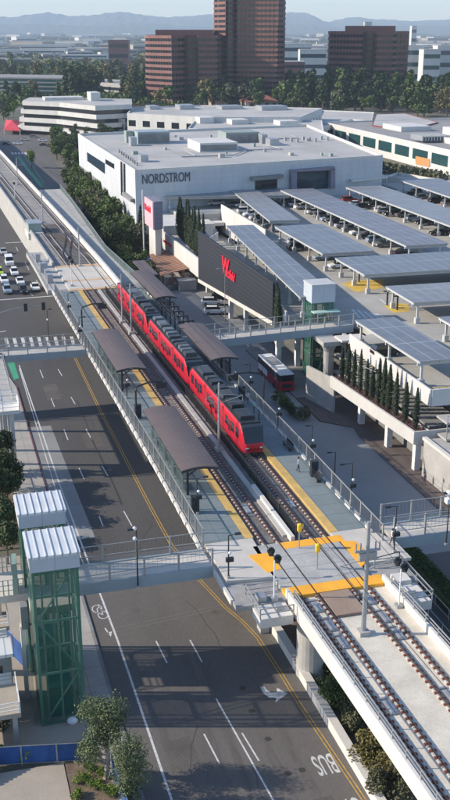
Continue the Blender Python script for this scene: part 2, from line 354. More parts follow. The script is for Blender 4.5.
for body, (u, v), hh in (('BUS', (331, 753.5), 2.5), ('ONLY', (358, 797), 2.5)):
    t_, s_ = Sg(u, v); o = text('lane_lettering', body, None, T(t_, s_, .012), 0, RZ+math.pi, 2.6, 'roadwhite', sx=.42, ext=0, bold=.03); o.scale = (.42, 1.3, 1); tag(o, kind='structure')
    o.location = T(t_, s_, .014)
# dark tar seams and a worn line crossing the road
g = MB(); line(g, [Sg(92, 440), Sg(103, 462), Sg(116, 490), Sg(122, 505)], .22, .010); line(g, [Sg(77, 400), Sg(90, 432)], .12, .010); struct('tar_seam', g, mat('tar', (.035, .034, .033), .7))
g = MB(); line(g, [Sg(103, 635), Sg(244, 603)], .10, .010); line(g, [Sg(103, 631), Sg(236, 602)], .10, .010); struct('worn_trench_lines', g, mat('worn_line', (.15, .14, .13), .9, .2, 20))
wm = mat('tyre_wear', (.108, .096, .088), .75, .2, 2, fine=.15, stretch=(1, .1, 1)); m_sp = mat('patch_asphalt', (.10, .09, .082), .9, .2, 3, fine=.2)
for k_, (t_, a_, b_) in enumerate(((-18.9, -58, -24), (-17.3, -58, -25), (-15.4, -57, -24), (-13.9, -58, -24), (-11.0, -58, -33), (-9.2, -58, -32))):
    rq = random.Random(k_); g = MB(); n_ = 26; L_ = [t_+.1*math.sin(j*.7+k_) for j in range(n_+1)]; W_ = [.28+.12*rq.random() for j in range(n_+1)]
    for j in range(n_): y0, y1 = a_+(b_-a_)*j/n_, a_+(b_-a_)*(j+1)/n_; g.q((L_[j]-W_[j], y0, .008), (L_[j]+W_[j], y0, .008), (L_[j+1]+W_[j+1], y1, .008), (L_[j+1]-W_[j+1], y1, .008))
    struct('tyre_track', g, wm)
rq = random.Random(9); g = MB()
for k_ in range(11):
    x, y = rq.uniform(-20, -7), rq.uniform(-55, 70); pts_ = [(x, y)]
    a_ = rq.choice((1.57, 1.5, 1.7, .1))
    for j in range(rq.randint(8, 22)): a_ += rq.uniform(-.25, .25); x += .7*math.cos(a_); y += .7*math.sin(a_); pts_.append((x, y))
    line(g, [p_ for p_ in pts_ if -21 < p_[0] < -6], .05, .0095)
struct('road_cracks', g, 'asphalt_old' if False else mat('crack_sealer', (.04, .038, .036), .6))
for x0, x1, y0, y1 in ((-19.4, -16.9, -40.5, -36), (-15.5, -13, 30, 36), (-18.5, -16.2, 52, 60), (-10.2, -8, -50, -46)):
    g = MB(); g.q((x0, y0, .0085), (x1, y0+.1, .0085), (x1, y1, .0085), (x0, y1-.1, .0085)); struct('asphalt_patch', g, m_sp)
for u, v in ((215, 612), (136, 610), (62, 395), (20, 300), (150, 655), (110, 470)):
    g = MB(); c_ = Sg(u, v); g.prism([(c_[0]+.38*math.cos(k*math.pi/8), c_[1]+.38*math.sin(k*math.pi/8)) for k in range(16)], .0, .013); struct('manhole_cover', g, mat('manhole_rim', (.10, .09, .08), .6, .3, 40) if 'manhole_rim' not in bpy.data.materials else bpy.data.materials['manhole_rim'])
mh = mat('manhole_iron', (.05, .045, .04), .7)
for i, (u, v) in enumerate(((243, 688), (252, 711), (268, 739), (302, 770), (288, 773))):
    g = MB(); c_ = Sg(u, v); g.prism([(c_[0]+.3*math.cos(k*math.pi/6), c_[1]+.3*math.sin(k*math.pi/6)) for k in range(12)], .0, .011); struct('oil_stain', g, mh)

# ------------------------------------------------------------------ road barrier
r = thing('road_barrier', 'pale concrete barrier wall between the road and the viaduct bushes', 'barrier', -5, -12, 0)
g = MB(); g.prism([(-5.4, -62), (-4.85, -62), (-4.6, -24), (-5.5, -11.5), (-6.1, -11.5), (-5.25, -24)], -.02, .95); g.build('wall', 'conc_white', r)
g = MB(); g.prism([(-5.46, -62), (-4.79, -62), (-4.53, -24.2), (-5.43, -11.4), (-6.17, -11.4), (-5.32, -24.2)], .95, 1.05); g.build('coping', 'conc_white', r)
r = thing('median_wall', 'long pale kerb wall edging the left side of the bush strip along the far road', 'barrier', -14, 170, 0)
pts = [Sg(-12, 185), Sg(0, 201), Sg(22, 230), Sg(43, 260), Sg(52, 276)]
g = MB()
for a, b in zip(pts, pts[1:]): g.prism([(a[0], a[1]), (a[0]+.7, a[1]), (b[0]+.7, b[1]), (b[0], b[1])], -.02, .8)
g.build('wall', 'conc_white', r)
g = MB(); g.prism([(pts[0][0]+.7, pts[0][1])]+[(a[0]+.7, a[1]) for a in pts[1:]]+[(-9, pts[-1][1]-6), (-8, 150), (-10, 260), (-14, pts[0][1])], -.02, .1); struct('median_soil', g, 'soil')

# ------------------------------------------------------------------ station deck and viaduct
def bstruct(name, m, *strips):
    g = MB(True)
    for a in strips: g.strip(*a)
    return struct(name, g, m)
# structure: near viaduct, station block, far viaduct
bstruct('viaduct_deck', 'deckwhite', (-6.9, 2.6, -62, -30.6, 8.1, 8.72))
bstruct('station_deck', 'stdeck', (-11.55, 5.7, -31.2, 92, 8.25, 8.7))
bstruct('far_viaduct_deck', 'stdeck', (-8.6, 1.2, 92, 480, 7.9, 8.72))
r = thing('rail_viaduct', 'pale concrete viaduct girder carrying both tracks over the road at lower right', 'viaduct', -2, -40, 0)
g = MB(True)
for side in (-1, 1):
    t0 = -6.9 if side < 0 else 2.6
    g.strip(t0-.001 if side < 0 else t0-.25, t0+.25 if side < 0 else t0+.001, -62, -30.6, 8.0, 9.55)
g.build('parapet', 'conc_white', r)
g = MB(True); g.strip(-5.2, -4.8, -62, -30.6, 6.4, 8.1); g.strip(.6, 1.0, -62, -30.6, 6.4, 8.1); g.strip(-4.8, .6, -62, -30.6, 6.4, 6.8); g.build('girder', 'conc', r)
for s_ in (-30.2, -57):
    g = MB(); g.tube([(-3.9, s_, -.1), (-3.9, s_, 5.4)], 1.45, 24); g.build('pier', 'conc', r, smooth=False)
g = MB(); g.prism([(-5.2, -31.6), (.8, -31.6), (.8, -28.5), (-5.2, -28.5)], 5.4, 6.39); g.build('pier_cap', 'conc', r)
rl = [(-6.75, 'left'), (2.45, 'right')]
for t_, _ in rl:
    g = MB(True)
    for z in (9.95, 10.3): g.strip(t_-.04, t_+.04, -62, -32.5, z, z+.07)
    k = -61
    while k < -32: g.box(t_+B(k)-B(k)-.04, t_+.04, k-.04, k+.04, 9.5, 10.34); k += 2.2
    g.build('railing', 'railing', r)
r = thing('station_structure', 'long concrete station block under the platforms along the road', 'station', -3, 30, 0)
g = MB(True); g.strip(-11.75, -11.5, -30, 92, 8.3, 8.78); g.build('road_side_fascia', 'conc_white', r)
g = MB(True); g.strip(5.45, 5.9, -24, 88, 6.9, 8.95); g.build('bus_side_fascia', 'conc_white', r)
k = -22
while k < 90:
    g = MB(); g.box(-6.4, -5.5, k-.6, k+.6, 0, 8.3); g.build('column', 'conc', r)
    g = MB(); g.box(3.3, 4.4, k-.6, k+.6, 0, 7.7); g.build('column', 'conc', r); k += 14
g = MB(); g.box(-4.4, 3.6, -11, 95, 0, 7.7); g.build('core_wall', 'conc_dark', r)
r = thing('far_viaduct', 'long pale concrete viaduct carrying the tracks towards the far junction', 'viaduct', -3, 150, 0)
g = MB(True); g.strip(1.0, 1.45, 84, 480, 7.6, 10.1, 10); g.build('right_parapet', 'conc_white', r)
g = MB(True); g.strip(-8.95, -8.55, 112, 480, 7.2, 9.6, 10); g.build('left_parapet', 'conc', r)
g = MB(True); g.strip(-7.5, 0, 95, 480, 0, 7.9, 10); g.build('wall', 'conc', r)
r = thing('elevated_walkway', 'grey elevated walkway with a glass railing running along the right side of the far tracks', 'walkway', 3, 140, 8)
rp = [(106, 252), (92, 232), (80, 215), (70, 201), (60, 189)]
pr_ = [(5.6, 84)]+[TS(u, v, 8.2) for u, v in rp]
g = MB(); lf = [(1.5+B(s_), s_) for s_ in (84, 100, 120, 150, 180, pr_[-1][1])]
g.prism(pr_+lf[::-1], 7.6, 8.2); g.build('deck', 'conc', r)
for a, b in zip(pr_, pr_[1:]):
    g = MB(); g.prism([a, (a[0]+.06, a[1]), (b[0]+.06, b[1]), b], 8.2, 9.6); g.build('glass_panel', bpy.data.materials.get('rail_glass') or mat('rail_glass', (.22, .30, .28), .2, .1, 4, alpha=.4), r)
    g = MB(); g.bar((a[0], a[1], 9.7), (b[0], b[1], 9.7), .1); n_ = max(1, int((b[1]-a[1])/3))
    for k in range(n_): q = k/n_; x, y = a[0]+(b[0]-a[0])*q, a[1]+(b[1]-a[1])*q; g.box(x-.06, x+.06, y-.06, y+.06, 8.2, 9.7)
    g.build('handrail', 'railing', r)
for a in pr_[1:-1]: g = MB(); g.box(a[0]-1.6, a[0]-.8, a[1]-.4, a[1]+.4, 0, 7.6); g.build('column', 'conc', r)
# far-end widening with shelters cabinets
r = thing('equipment_deck', 'raised grey deck with cabinets and railings beside the far crossing', 'deck', -10, 105, 9)
g = MB(True); g.strip(-12.6, -8.5, 90.5, 128, 7.9, 8.75); g.build('slab', 'conc', r)
for (t_, s_, w_, d_, h_) in ((-11.3, 97, 1.1, 1.6, 1.7), (-11.2, 102, .9, 2.2, 1.5), (-11.4, 107, 1.3, 1.3, 1.9), (-10.4, 112, .8, 1.6, 1.3), (-11.2, 118, 1.0, 1.4, 1.6)):
    g = MB(); g.box(t_-w_/2+B(s_), t_+w_/2+B(s_), s_-d_/2, s_+d_/2, 8.75, 8.75+h_); g.box(t_-w_/2-.05+B(s_), t_+w_/2+.05+B(s_), s_-d_/2-.05, s_+d_/2+.05, 8.75+h_, 8.82+h_); g.build('cabinet', 'steel', r)
g = MB(True)
for z in (9.3, 9.8): g.strip(-12.55, -12.48, 91, 127, z, z+.06)
for k in range(19): g.box(-12.56, -12.46, 91+k*2, 91.08+k*2, 8.75, 9.86)
g.build('railing', 'railing', r)
c_ = TS(34, 228, 9.5)
r = thing('signal_hut', 'small pale green equipment hut on the left edge of the far viaduct', 'hut', c_[0], c_[1], 8)
g = MB(); g.box(c_[0]-1.9, c_[0]+1.9, c_[1]-4.5, c_[1]+4, 7.4, 9.0); g.build('base', 'conc_white', r)
g = MB(); g.box(c_[0]-1.6, c_[0]+1.6, c_[1]-3, c_[1]+3, 9.0, 11.0); g.build('cabin', mat('hut_green', (.30, .36, .32), .7), r)
g = MB(); g.box(c_[0]-1.75, c_[0]+1.75, c_[1]-3.15, c_[1]+3.15, 11.0, 11.15); g.build('roof', 'steel', r)

# platforms
bstruct('left_platform', 'plat', (-11.2, -6.9, -19.5, 88, 8.7, 9.02))
bstruct('right_platform', 'plat', (2.0, 5.45, -20.5, 88, 8.7, 9.02))
bstruct('left_platform_edge', 'tactile', (-7.15, -6.25, -19.5, 88, 8.7, 9.03))
bstruct('right_platform_edge', 'tactile', (1.38, 2.25, -20.5, 88, 8.7, 9.03))
g = MB(True); g.prism([(-11.2, -19.5), (-11.2, -27.0), (-6.7, -27.6), (-6.4, -19.5)], 8.7, 9.0); g.prism([(1.4, -20.5), (5.45, -20.5), (6.8, -24), (6.8, -27.5), (1.6, -27.2)], 8.7, 9.0); struct('crossing_landing', g, 'bridgebeige')

# crossings
def crossing(name, s0, s1, t0, t1, o1, o2):
    g = MB(True)
    for a, b in ((t0, -5.65), (-5.5, -4.25), (-4.1, -.80), (-.65, .6), (.75, t1)): g.strip(a, b, s0, s1, 8.7, 9.0)
    struct(name, g, 'crossplank' if s1 < 0 else 'bridgebeige')
    for (a, b, c_, d_) in o1:
        g = MB(True); g.strip(a, b, c_, d_, 8.9, 9.012); struct('crossing_orange_edge', g, o2)
crossing('track_crossing', -29.6, -21.3, -6.9, 1.6, [], 'orange')
g = MB(True)
for a, b in ((-6.9, -5.65), (-5.5, -4.25), (-4.1, -.80), (-.65, .6), (.75, 2.6)): g.strip(a, b, -31.2, -29.62, 8.7, 9.01)
for a, b in ((-4.1, -.80), (-.65, .6), (.75, 2.1)): g.strip(a, b, -22.6, -21.28, 8.7, 9.012)
g.prism([(-7.9, -22.9), (-5.7, -22.9), (-5.7, -26.2), (-7.2, -26.6)], 8.9, 9.015); g.prism([(1.6, -22.4), (1.5, -27.9), (3.3, -26.2), (3.1, -23)], 8.9, 9.015)
struct('crossing_orange_bands', g, 'orange')
crossing('far_track_crossing', 89.5, 109.5, -8.6, 1.1, [], 'tactile')
g = MB(True)
for s0, s1 in ((88.2, 89.45), (96, 97), (109.55, 111)):
    for a, b in ((-8.6, -5.65), (-5.5, -4.25), (-4.1, -.80), (-.65, .6), (.75, 1.0)): g.strip(a, b, s0, s1, 8.7, 9.012)
struct('far_crossing_tactile', g, mat('faded_orange', (.55, .34, .18), .85, .15, 6))
g = MB(True); g.strip(-3.9, -1.2, -35.2, -31.25, 8.7, 8.98); struct('brown_walkway_plate', g, mat('brown_plate', (.30, .215, .16), .9, .12, 4, fine=.1))
g = MB(True); g.strip(-6.2, 1.2, -20.6, 88, 8.7, 8.76); struct('trackbed', g, 'ballast')
g = MB(True); g.strip(-7.9, .9, 110, 480, 8.7, 8.745); struct('far_trackbed', g, mat('far_bed', (.25, .235, .215), .95, .2, 3, fine=.15))

# ------------------------------------------------------------------ tracks
def track(off, label, s0, s1, off2=None):
    r = thing('railway_track', label, 'track', off, s0, 8.7, 'light rail tracks')
    def tt(s): return off+((off2-off)*max(0, min(1, (s-100)/160)) if off2 is not None else 0)
    for side in (-.7175, .7175):
        for nm, m, w_, z0, z1 in (('rail', 'rail', .075, 8.85, 9.02), ('plinth', 'plinth', .34, 8.7, 8.85)):
            g = MB(True); k = s0
            while k < s1-.01:
                e = min(k+10, s1); i = len(g.v)
                for y in (k, e):
                    x = tt(y)+side; g.v += [(x-w_/2, y, z0), (x+w_/2, y, z0), (x+w_/2, y, z1), (x-w_/2, y, z1)]
                for j in range(4): g.f.append((i+j, i+4+j, i+4+(j+1) % 4, i+(j+1) % 4)); g.m.append(0)
                k = e
            if nm == 'rail' or s0 < -20: g.build(nm, m, r)
    g = MB(True); k = s0+.4
    while k < min(s1, 90):
        if not (-31.2 < k < -21):
            for side in (-.7175, .7175): x = tt(k)+side; g.box(x-.27, x+.27, k-.11, k+.11, 8.8, 8.90)
        k += .75
    if g.v: o = g.build('fasteners', 'rust', r); o['kind'] = 'stuff'
    if s1 > 100:
        g = MB(True); k = 112
        while k < 260: x = tt(k); g.box(x-1.2, x+1.2, k-.12, k+.12, 8.74, 8.80); k += 1.2
        o = g.build('sleepers', 'rail', r); o['kind'] = 'stuff'
    return r
track(-4.9, 'left light rail track passing the empty platform, two steel rails on rusty fasteners', -62, 480, -5.8)
track(0., 'right light rail track under the red train, two steel rails on rusty fasteners', -62, 480)
r = thing('track_crossover', 'tangle of brown crossover rails between the two tracks beyond the far crossing', 'track', -2.5, 140, 8.7)
for x0, x1, s0, s1 in ((-4.9, 0, 116, 152), (0, -5.0, 122, 160)):
    for side in (-.7175, .7175):
        g = MB(True); n = 8
        for k in range(n):
            a, b = k/n, (k+1)/n; e = lambda q: q*q*(3-2*q)
            xa, xb = x0+(x1-x0)*e(a)+side, x0+(x1-x0)*e(b)+side; ya, yb = s0+(s1-s0)*a, s0+(s1-s0)*b
            i = len(g.v); g.v += [(xa-.05, ya, 8.84), (xa+.05, ya, 8.84), (xa+.05, ya, 9.03), (xa-.05, ya, 9.03), (xb-.05, yb, 8.84), (xb+.05, yb, 8.84), (xb+.05, yb, 9.03), (xb-.05, yb, 9.03)]
            for j in range(4): g.f.append((i+j, i+4+j, i+4+(j+1) % 4, i+(j+1) % 4)); g.m.append(0)
        g.build('rail', 'rail', r)
g = MB(True)
for k in range(46): s_ = 113+k*1.1; g.box(-6.2, 1.0, s_-.14, s_+.14, 8.75, 8.82)
o = g.build('sleepers', 'rail', r); o['kind'] = 'stuff'
# fence and cable trough between the tracks
r = thing('track_fence', 'dark mesh fence standing between the two station tracks', 'fence', -2.1, 0, 8.75)
g = MB(True); g.strip(-2.12, -2.08, -20.3, 86, 9.0, 9.04); g.strip(-2.12, -2.08, -20.3, 86, 10.0, 10.06); k = -20.3
while k < 86: g.box(-2.125, -2.075, k, k+.05, 8.8, 10.05); k += .16
g.build('mesh', 'black', r)
g = MB(True); k = -20.3
while k < 86: g.box(-2.17, -2.03, k-.05, k+.09, 8.75, 10.12); k += 2.6
g.build('posts', 'black', r)
g = MB(True); g.strip(-3.3, -2.75, -19.8, 88, 8.75, 8.98); g2 = g
struct('cable_trough', g, 'conc')
g = MB(True); g.strip(-2.9, -2.5, -21, -8, 8.75, 9.35); struct('trackside_kerb_wall', g, 'conc_white')
for off_, lab in ((-4.9, 'left'), (0., 'right')):
    for s_ in (-33.2, -39, -36.3, -48, -13):
        r = thing('track_box', 'grey switch box lying between the rails of the %s track' % lab, 'switch box', off_, s_, 8.75, 'switch boxes between the rails')
        g = MB(True); g.box(off_-.27, off_+.27, s_-.8, s_+.8, 8.76, 8.90); g.box(off_-.22, off_+.22, s_-.7, s_+.7, 8.90, 8.94); g.build('case', 'steel', r)
        g = MB(True); g.box(off_-.30, off_+.30, s_+1.1, s_+1.3, 8.76, 8.85); g.build('bracket', 'steel', r)

# ------------------------------------------------------------------ platform fences
def picket(name, label, pts, z, h=1.5, step=.14, posts=2.6, cat='fence', mm='railing', bend=False, kerb=None, group=None):
    r = thing(name, label, cat, pts[0][0], pts[0][1], z, group)
    gb, gp = MB(bend), MB(bend); npost = 0
    for a, b in zip(pts, pts[1:]):
        L = math.hypot(b[0]-a[0], b[1]-a[1]); n = max(1, int(L/step)); za = a[2] if len(a) > 2 else z; zb = b[2] if len(b) > 2 else z
        dx, dy = (b[0]-a[0])/L, (b[1]-a[1])/L
        for k in range(n):
            q = k/n; x, y, zz = a[0]+(b[0]-a[0])*q, a[1]+(b[1]-a[1])*q, za+(zb-za)*q
            w_ = .014; gb.q((x-dx*w_, y-dy*w_, zz+.1), (x+dx*w_, y+dy*w_, zz+.1), (x+dx*w_, y+dy*w_, zz+h-.04), (x-dx*w_, y-dy*w_, zz+h-.04))
            gb.q((x+dy*w_, y-dx*w_, zz+.1), (x-dy*w_, y+dx*w_, zz+.1), (x-dy*w_, y+dx*w_, zz+h-.04), (x+dy*w_, y-dx*w_, zz+h-.04))
        m_ = max(1, int(L/6))
        for k in range(m_):
            q, q2 = k/m_, (k+1)/m_
            for zz, rr in ((.1, .05), (h, .09)):
                gp.bar((a[0]+(b[0]-a[0])*q, a[1]+(b[1]-a[1])*q, za+(zb-za)*q+zz), (a[0]+(b[0]-a[0])*q2, a[1]+(b[1]-a[1])*q2, za+(zb-za)*q2+zz), rr)
    gb.build('pickets', mm, r); gp.build('rails', mm, r)
    for a, b in zip(pts, pts[1:]):
        L = math.hypot(b[0]-a[0], b[1]-a[1]); n = max(1, round(L/posts)); za = a[2] if len(a) > 2 else z; zb = b[2] if len(b) > 2 else z
        for k in range(n+(1 if b is pts[-1] else 0)):
            q = k/n; g = MB(bend); x, y, zz = a[0]+(b[0]-a[0])*q, a[1]+(b[1]-a[1])*q, za+(zb-za)*q
            g.box(x-.07, x+.07, y-.07, y+.07, zz-.3, zz+h+.06); g.build('post', mm, r)
    return r
r = picket('platform_fence', 'pale picket fence on the road side of the left platform', [(-11.45, -19.8), (-11.45, 30), (-11.45, 88)], 8.9, 1.9, .2, 2.7, bend=True)
g = MB(True); k = -19
while k < 88: g = MB(True); g.box(-11.88, -11.6, k-.6, k+.6, 8.5, 8.86); g.build('kerb_block', 'conc_white', r); k += 2.7
r = picket('platform_fence', 'galvanised picket fence on the bus side of the right platform', [(5.65, -23.5), (5.65, 30), (5.65, 84)], 9.0, 1.7, .2, 2.7, bend=True)
g = MB(True); k = -21
while k < 84: g = MB(True); g.box(5.2, 5.44, k-.7, k+.7, 9.0, 9.28); g.build('kerb_block', 'conc_white', r); k += 2.7

# ------------------------------------------------------------------ platform shelters
def shelter(label, t0, t1, s0, s1, group, side):
    r = thing('platform_shelter', label, 'shelter', (t0+t1)/2, (s0+s1)/2, 9, group)
    g = MB(True); n = 7; zt = lambda q: 12.15+.55*math.sin(math.pi*(.15+.7*q))
    for zo in (0,):
        for k in range(n):
            a, b = k/n, (k+1)/n; xa, xb = t0+(t1-t0)*a, t0+(t1-t0)*b
            i = len(g.v)
            for y in (s0, s1): g.v += [(xa, y, zt(a)), (xb, y, zt(b)), (xb, y, zt(b)-.12), (xa, y, zt(a)-.12)]
            for j in range(4): g.f.append((i+j, i+4+j, i+4+(j+1) % 4, i+(j+1) % 4)); g.m.append(0)
            g.f += [(i+3, i+2, i+1, i), (i+4, i+5, i+6, i+7)]; g.m += [0, 0]
    g.build('roof', 'roofbrown', r)
    g = MB(True)
    for y in (s0, s1-.12):
        for k in range(n):
            a, b = k/n, (k+1)/n; g.bar((t0+(t1-t0)*a, y+.06, zt(a)-.2), (t0+(t1-t0)*b, y+.06, zt(b)-.2), .2)
    g.strip(t0+.0, t0+.1, s0, s1, 12.1, 12.4); g.strip(t1-.1, t1, s0, s1, 12.1, 12.4)
    g.build('roof_frame', 'black', r)
    pt = t0+.9 if side < 0 else t1-.9; n = 5
    for k in range(n):
        y = s0+1.2+(s1-s0-2.4)*k/(n-1)
        g = MB(True); g.box(pt-.12, pt+.12, y-.12, y+.12, 9.0, 12.3); g.bar((pt, y, 11.2), ((t0+t1)/2+.8*(-side)*1, y, 12.5), .12); g.build('column', 'black', r)
        if k < n-1 and k % 2 == 0:
            g = MB(True); g.box(pt-.3, pt+.2, y+1.2, y+3.2, 9.40, 9.5); g.box(pt-.05, pt+.05, y+1.3, y+1.5, 9.02, 9.4); g.box(pt-.05, pt+.05, y+2.9, y+3.1, 9.02, 9.4); g.build('bench', 'steel', r)
        if k < n-1:
            g = MB(True); g.box(pt-.03+(.35*side), pt+.03+(.35*side), y+.5, y+3.6, 9.2, 11.0); g.build('glass_screen', mat('screen_glass', (.10, .15, .15), .1, alpha=.45) if 'screen_glass' not in bpy.data.materials else bpy.data.materials['screen_glass'], r)
shelter('brown curved roof shelter on the left platform nearest the footbridge', -11.0, -7.0, -9.3, 10.3, 'platform shelters', -1)
shelter('brown curved roof shelter on the left platform, the farther of the two', -11.2, -7.1, 26.2, 46.6, 'platform shelters', -1)
shelter('dark roof shelter on the right platform nearest the train front', 2.4, 6.4, 27.5, 46.5, 'platform shelters', 1)
shelter('dark roof shelter on the right platform beside the train tail', 2.8, 6.6, 64.5, 86, 'platform shelters', 1)
r = thing('trellis_frame', 'black open post frame between the two right platform shelters', 'frame', 4, 55, 9)
for k in range(5):
    s_ = 49.5+k*3.2
    g = MB(True)
    for t_ in (3.4, 5.6): g.box(t_-.1, t_+.1, s_-.1, s_+.1, 9, 12.2)
    g.box(3.2, 5.8, s_-.08, s_+.08, 12.0, 12.2); g.build('portal', 'black', r)
g = MB(True); g.strip(3.35, 3.45, 49.4, 62.5, 12.0, 12.2); g.strip(5.55, 5.65, 49.4, 62.5, 12.0, 12.2); g.build('beam', 'black', r)
r = thing('walkway_roof', 'long low dark walkway roof running behind the far right platform shelter', 'roof', 8, 90, 9)
g = MB(True); g.prism([(6.2, 60), (8.2, 60), (11, 100), (8.4, 100)], 11.2, 11.5) if False else g.strip(6.0, 8.4, 86.5, 100, 11.3, 11.55); g.build('roof_plate', 'roofbrown', r)
for k in range(3):
    g = MB(True); g.box(7.0, 7.2, 88+k*5, 88.2+k*5, 8.9-9.0+.1, 11.3); g.build('column', 'black', r)
# ------------------------------------------------------------------ footbridges
def footbridge(label, s0, s1, t0, t1, zd=9., fence_h=1.5, depth=1.0, post=3., zd2=None, name='footbridge'):
    zd2 = zd if zd2 is None else zd2
    r = thing(name, label, 'footbridge', (t0+t1)/2, (s0+s1)/2, zd-depth)
    zf = lambda p: zd+(zd2-zd)*(p[0]-t0)/(t1-t0)
    rect = lambda a, b, c_, d_: [(a, c_), (b, c_), (b, d_), (a, d_)]
    g = MB(); g.prism(rect(t0, t1, s0+.2, s1-.2), lambda p: zf(p)-.35, lambda p: zf(p)); g.build('deck', 'bridgebeige', r)
    for a, b in ((s0, s0+.2), (s1-.2, s1)):
        g = MB(); g.prism(rect(t0, t1, a, b), lambda p: zf(p)-depth, lambda p: zf(p)+.12); g.build('edge_beam', 'bridge_side', r)
        g = MB(); g.prism(rect(t0+.1, t1-.1, a+.07, b-.07), lambda p: zf(p)+.12, lambda p: zf(p)+.6); g.build('parapet_panel', mm_screen, r)
        g = MB(); n = max(1, round((t1-t0)/post))
        for z in (.85, fence_h): g.bar((t0, (a+b)/2, zd+z), (t1, (a+b)/2, zd2+z), .08)
        g.build('handrail', 'railing', r)
        g = MB(); k = t0
        while k < t1: g.q((k-.012, (a+b)/2, zf((k,))+.85), (k+.012, (a+b)/2, zf((k,))+.85), (k+.012, (a+b)/2, zf((k,))+fence_h), (k-.012, (a+b)/2, zf((k,))+fence_h)); k += .4
        g.build('mesh', 'railing', r)
        for k in range(n+1):
            x = t0+(t1-t0)*k/n; z = zf((x,)); g = MB(); g.box(x-.08, x+.08, a+.02, b+.04 if a == s0 else b-.02, z-.3, z+fence_h+.06); g.build('post', 'railing', r)
    return r
mm_screen = mat('parapet_screen', (.50, .50, .48), .7, .1, 4, alpha=.15)
footbridge('pale blue footbridge over the near road joining the lift towers to the left platform', -24.3, -20.6, -24.5, -11.7, 9, 1.9, 1.0)
r = thing('bridge_landing', 'footbridge landing deck between and behind the two green lift towers', 'landing', -29, -25, 8)
g = MB(); g.prism([(-24.5, -24.3), (-24.5, -19.8), (-32.5, -19.8), (-32.5, -24.3)], 8.3, 9.0); g.build('deck', 'bridgebeige', r)
g = MB(); g.prism([(-25.0, -27.1), (-25.0, -24.32), (-28.7, -24.32), (-28.7, -27.1)], 8.3, 8.99); g.build('deck', 'bridgebeige', r)
for a, b in (((-32.5, -24.25), (-29.0, -24.25)), ((-32.5, -19.85), (-29.3, -19.85))):
    g = MB()
    for z in (.5, 1.0, 1.5): g.bar((*a, 9+z), (*b, 9+z), .06)
    n = 8
    for k in range(n+1): x = a[0]+(b[0]-a[0])*k/n; g.box(x-.05, x+.05, a[1]-.05, a[1]+.05, 9, 10.55)
    g.build('railing', 'railing', r)
g = MB(); g.box(-29.6, -29.0, -27.6, -26.65, 7.4, 9.6); g.build('bracket', 'conc_dark', r)
g = MB(); g.box(-31.8, -31.0, -23, -22.2, .1, 8.3); g.build('column', 'conc', r)
r = thing('lift_side_wall', 'tall thin pale wall standing left of the front green lift tower', 'wall', -29.6, -27, 0)
g = MB(); g.box(-29.7, -29.35, -27.2, -26.6, .1, 7.5); g.build('wall', 'conc_white', r)
g = MB(); g.box(-29.34, -29.2, -31.2, -26.6, .1, 8.2); g.build('glass', 'green_glass', r)

# ------------------------------------------------------------------ lift towers
def lift(label, t0, t1, s0, s1, z0, zt, ztop, ribs=True, capside=None, group='green glass lift towers'):
    r = thing('lift_tower', label, 'lift tower', (t0+t1)/2, (s0+s1)/2, z0, group)
    w_ = .22
    g = MB()
    for x in (t0+.02, t1-w_-.02):
        for y in (s0+.02, s1-w_-.02): g.box(x, x+w_, y, y+w_, z0, zt)
    xm, ym = (t0+t1)/2, (s0+s1)/2
    g.box(xm-.07, xm+.07, s0+.03, s0+.15, z0, zt); g.box(xm-.07, xm+.07, s1-.15, s1-.03, z0, zt)
    n = max(2, round((zt-z0)/4.6))
    for k in range(n+1):
        z = z0+(zt-z0)*k/n-(.2 if k == n else 0)
        g.box(t0+.24, t1-.24, s0+.04, s0+.18, z, z+.2); g.box(t0+.24, t1-.24, s1-.18, s1-.04, z, z+.2)
        g.box(t0+.04, t0+.18, s0+.24, s1-.24, z, z+.2); g.box(t1-.18, t1-.04, s0+.24, s1-.24, z, z+.2)
    g.build('frame', 'green_frame', r)
    for k in range(n):
        za, zb = z0+(zt-z0)*k/n+.2, z0+(zt-z0)*(k+1)/n
        a, b = (t0+.3, t1-.3) if k % 2 else (t1-.3, t0+.3)
        g = MB(); g.bar((a, s0+.12, zb), (b, s0+.12, za), .13); g.bar((t1-.12, s0+.3, za), (t1-.12, s1-.3, zb), .13); g.bar((t0+.12, s0+.3, za), (t0+.12, s1-.3, zb), .13); g.build('brace', 'green_frame', r)
        for (c0, c1, d0, d1) in ((t0, t1, s0, s0+.012), (t0, t1, s1-.012, s1), (t0, t0+.012, s0+.014, s1-.014), (t1-.012, t1, s0+.014, s1-.014)):
            g = MB(); g.box(c0, c1, d0, d1, za-.2+.01, zb-.01); g.build('glass_panel', 'green_glass', r)
    g = MB(); g.box(t0+.9, t1-.9, s0+1.0, s1-.6, z0+.1, z0+3.0); g.build('lift_car', 'glassteal', r)
    g = MB(); g.box(t0+.7, t0+.86, s0+.9, s0+1.06, z0, zt); g.box(t1-.86, t1-.7, s0+.9, s0+1.06, z0, zt); g.box((t0+t1)/2-.12, (t0+t1)/2+.12, s1-.8, s1-.6, z0+3.1, zt-.4); g.build('guide_rail', 'conc_dark', r)
    g = MB(); g.box(t0-.12, t1+.12, s0-.3, s1+.1, zt, ztop-.12); g.build('cap', capside or 'liftside', r)
    g = MB(); g.prism([(t0-.2, s0-.4), (t1+.2, s0-.4), (t1+.2, s1+.2), (t0-.2, s1+.2)], lambda p: ztop-.12, lambda p: ztop+.1); 
    k = t0
    while ribs and k < t1+.2: g.box(k-.05, k+.05, s0-.4, s1+.2, ztop+.1, ztop+.17); k += .62
    g.build('roof', 'liftroof' if ribs else 'canopysteel', r)
    return r
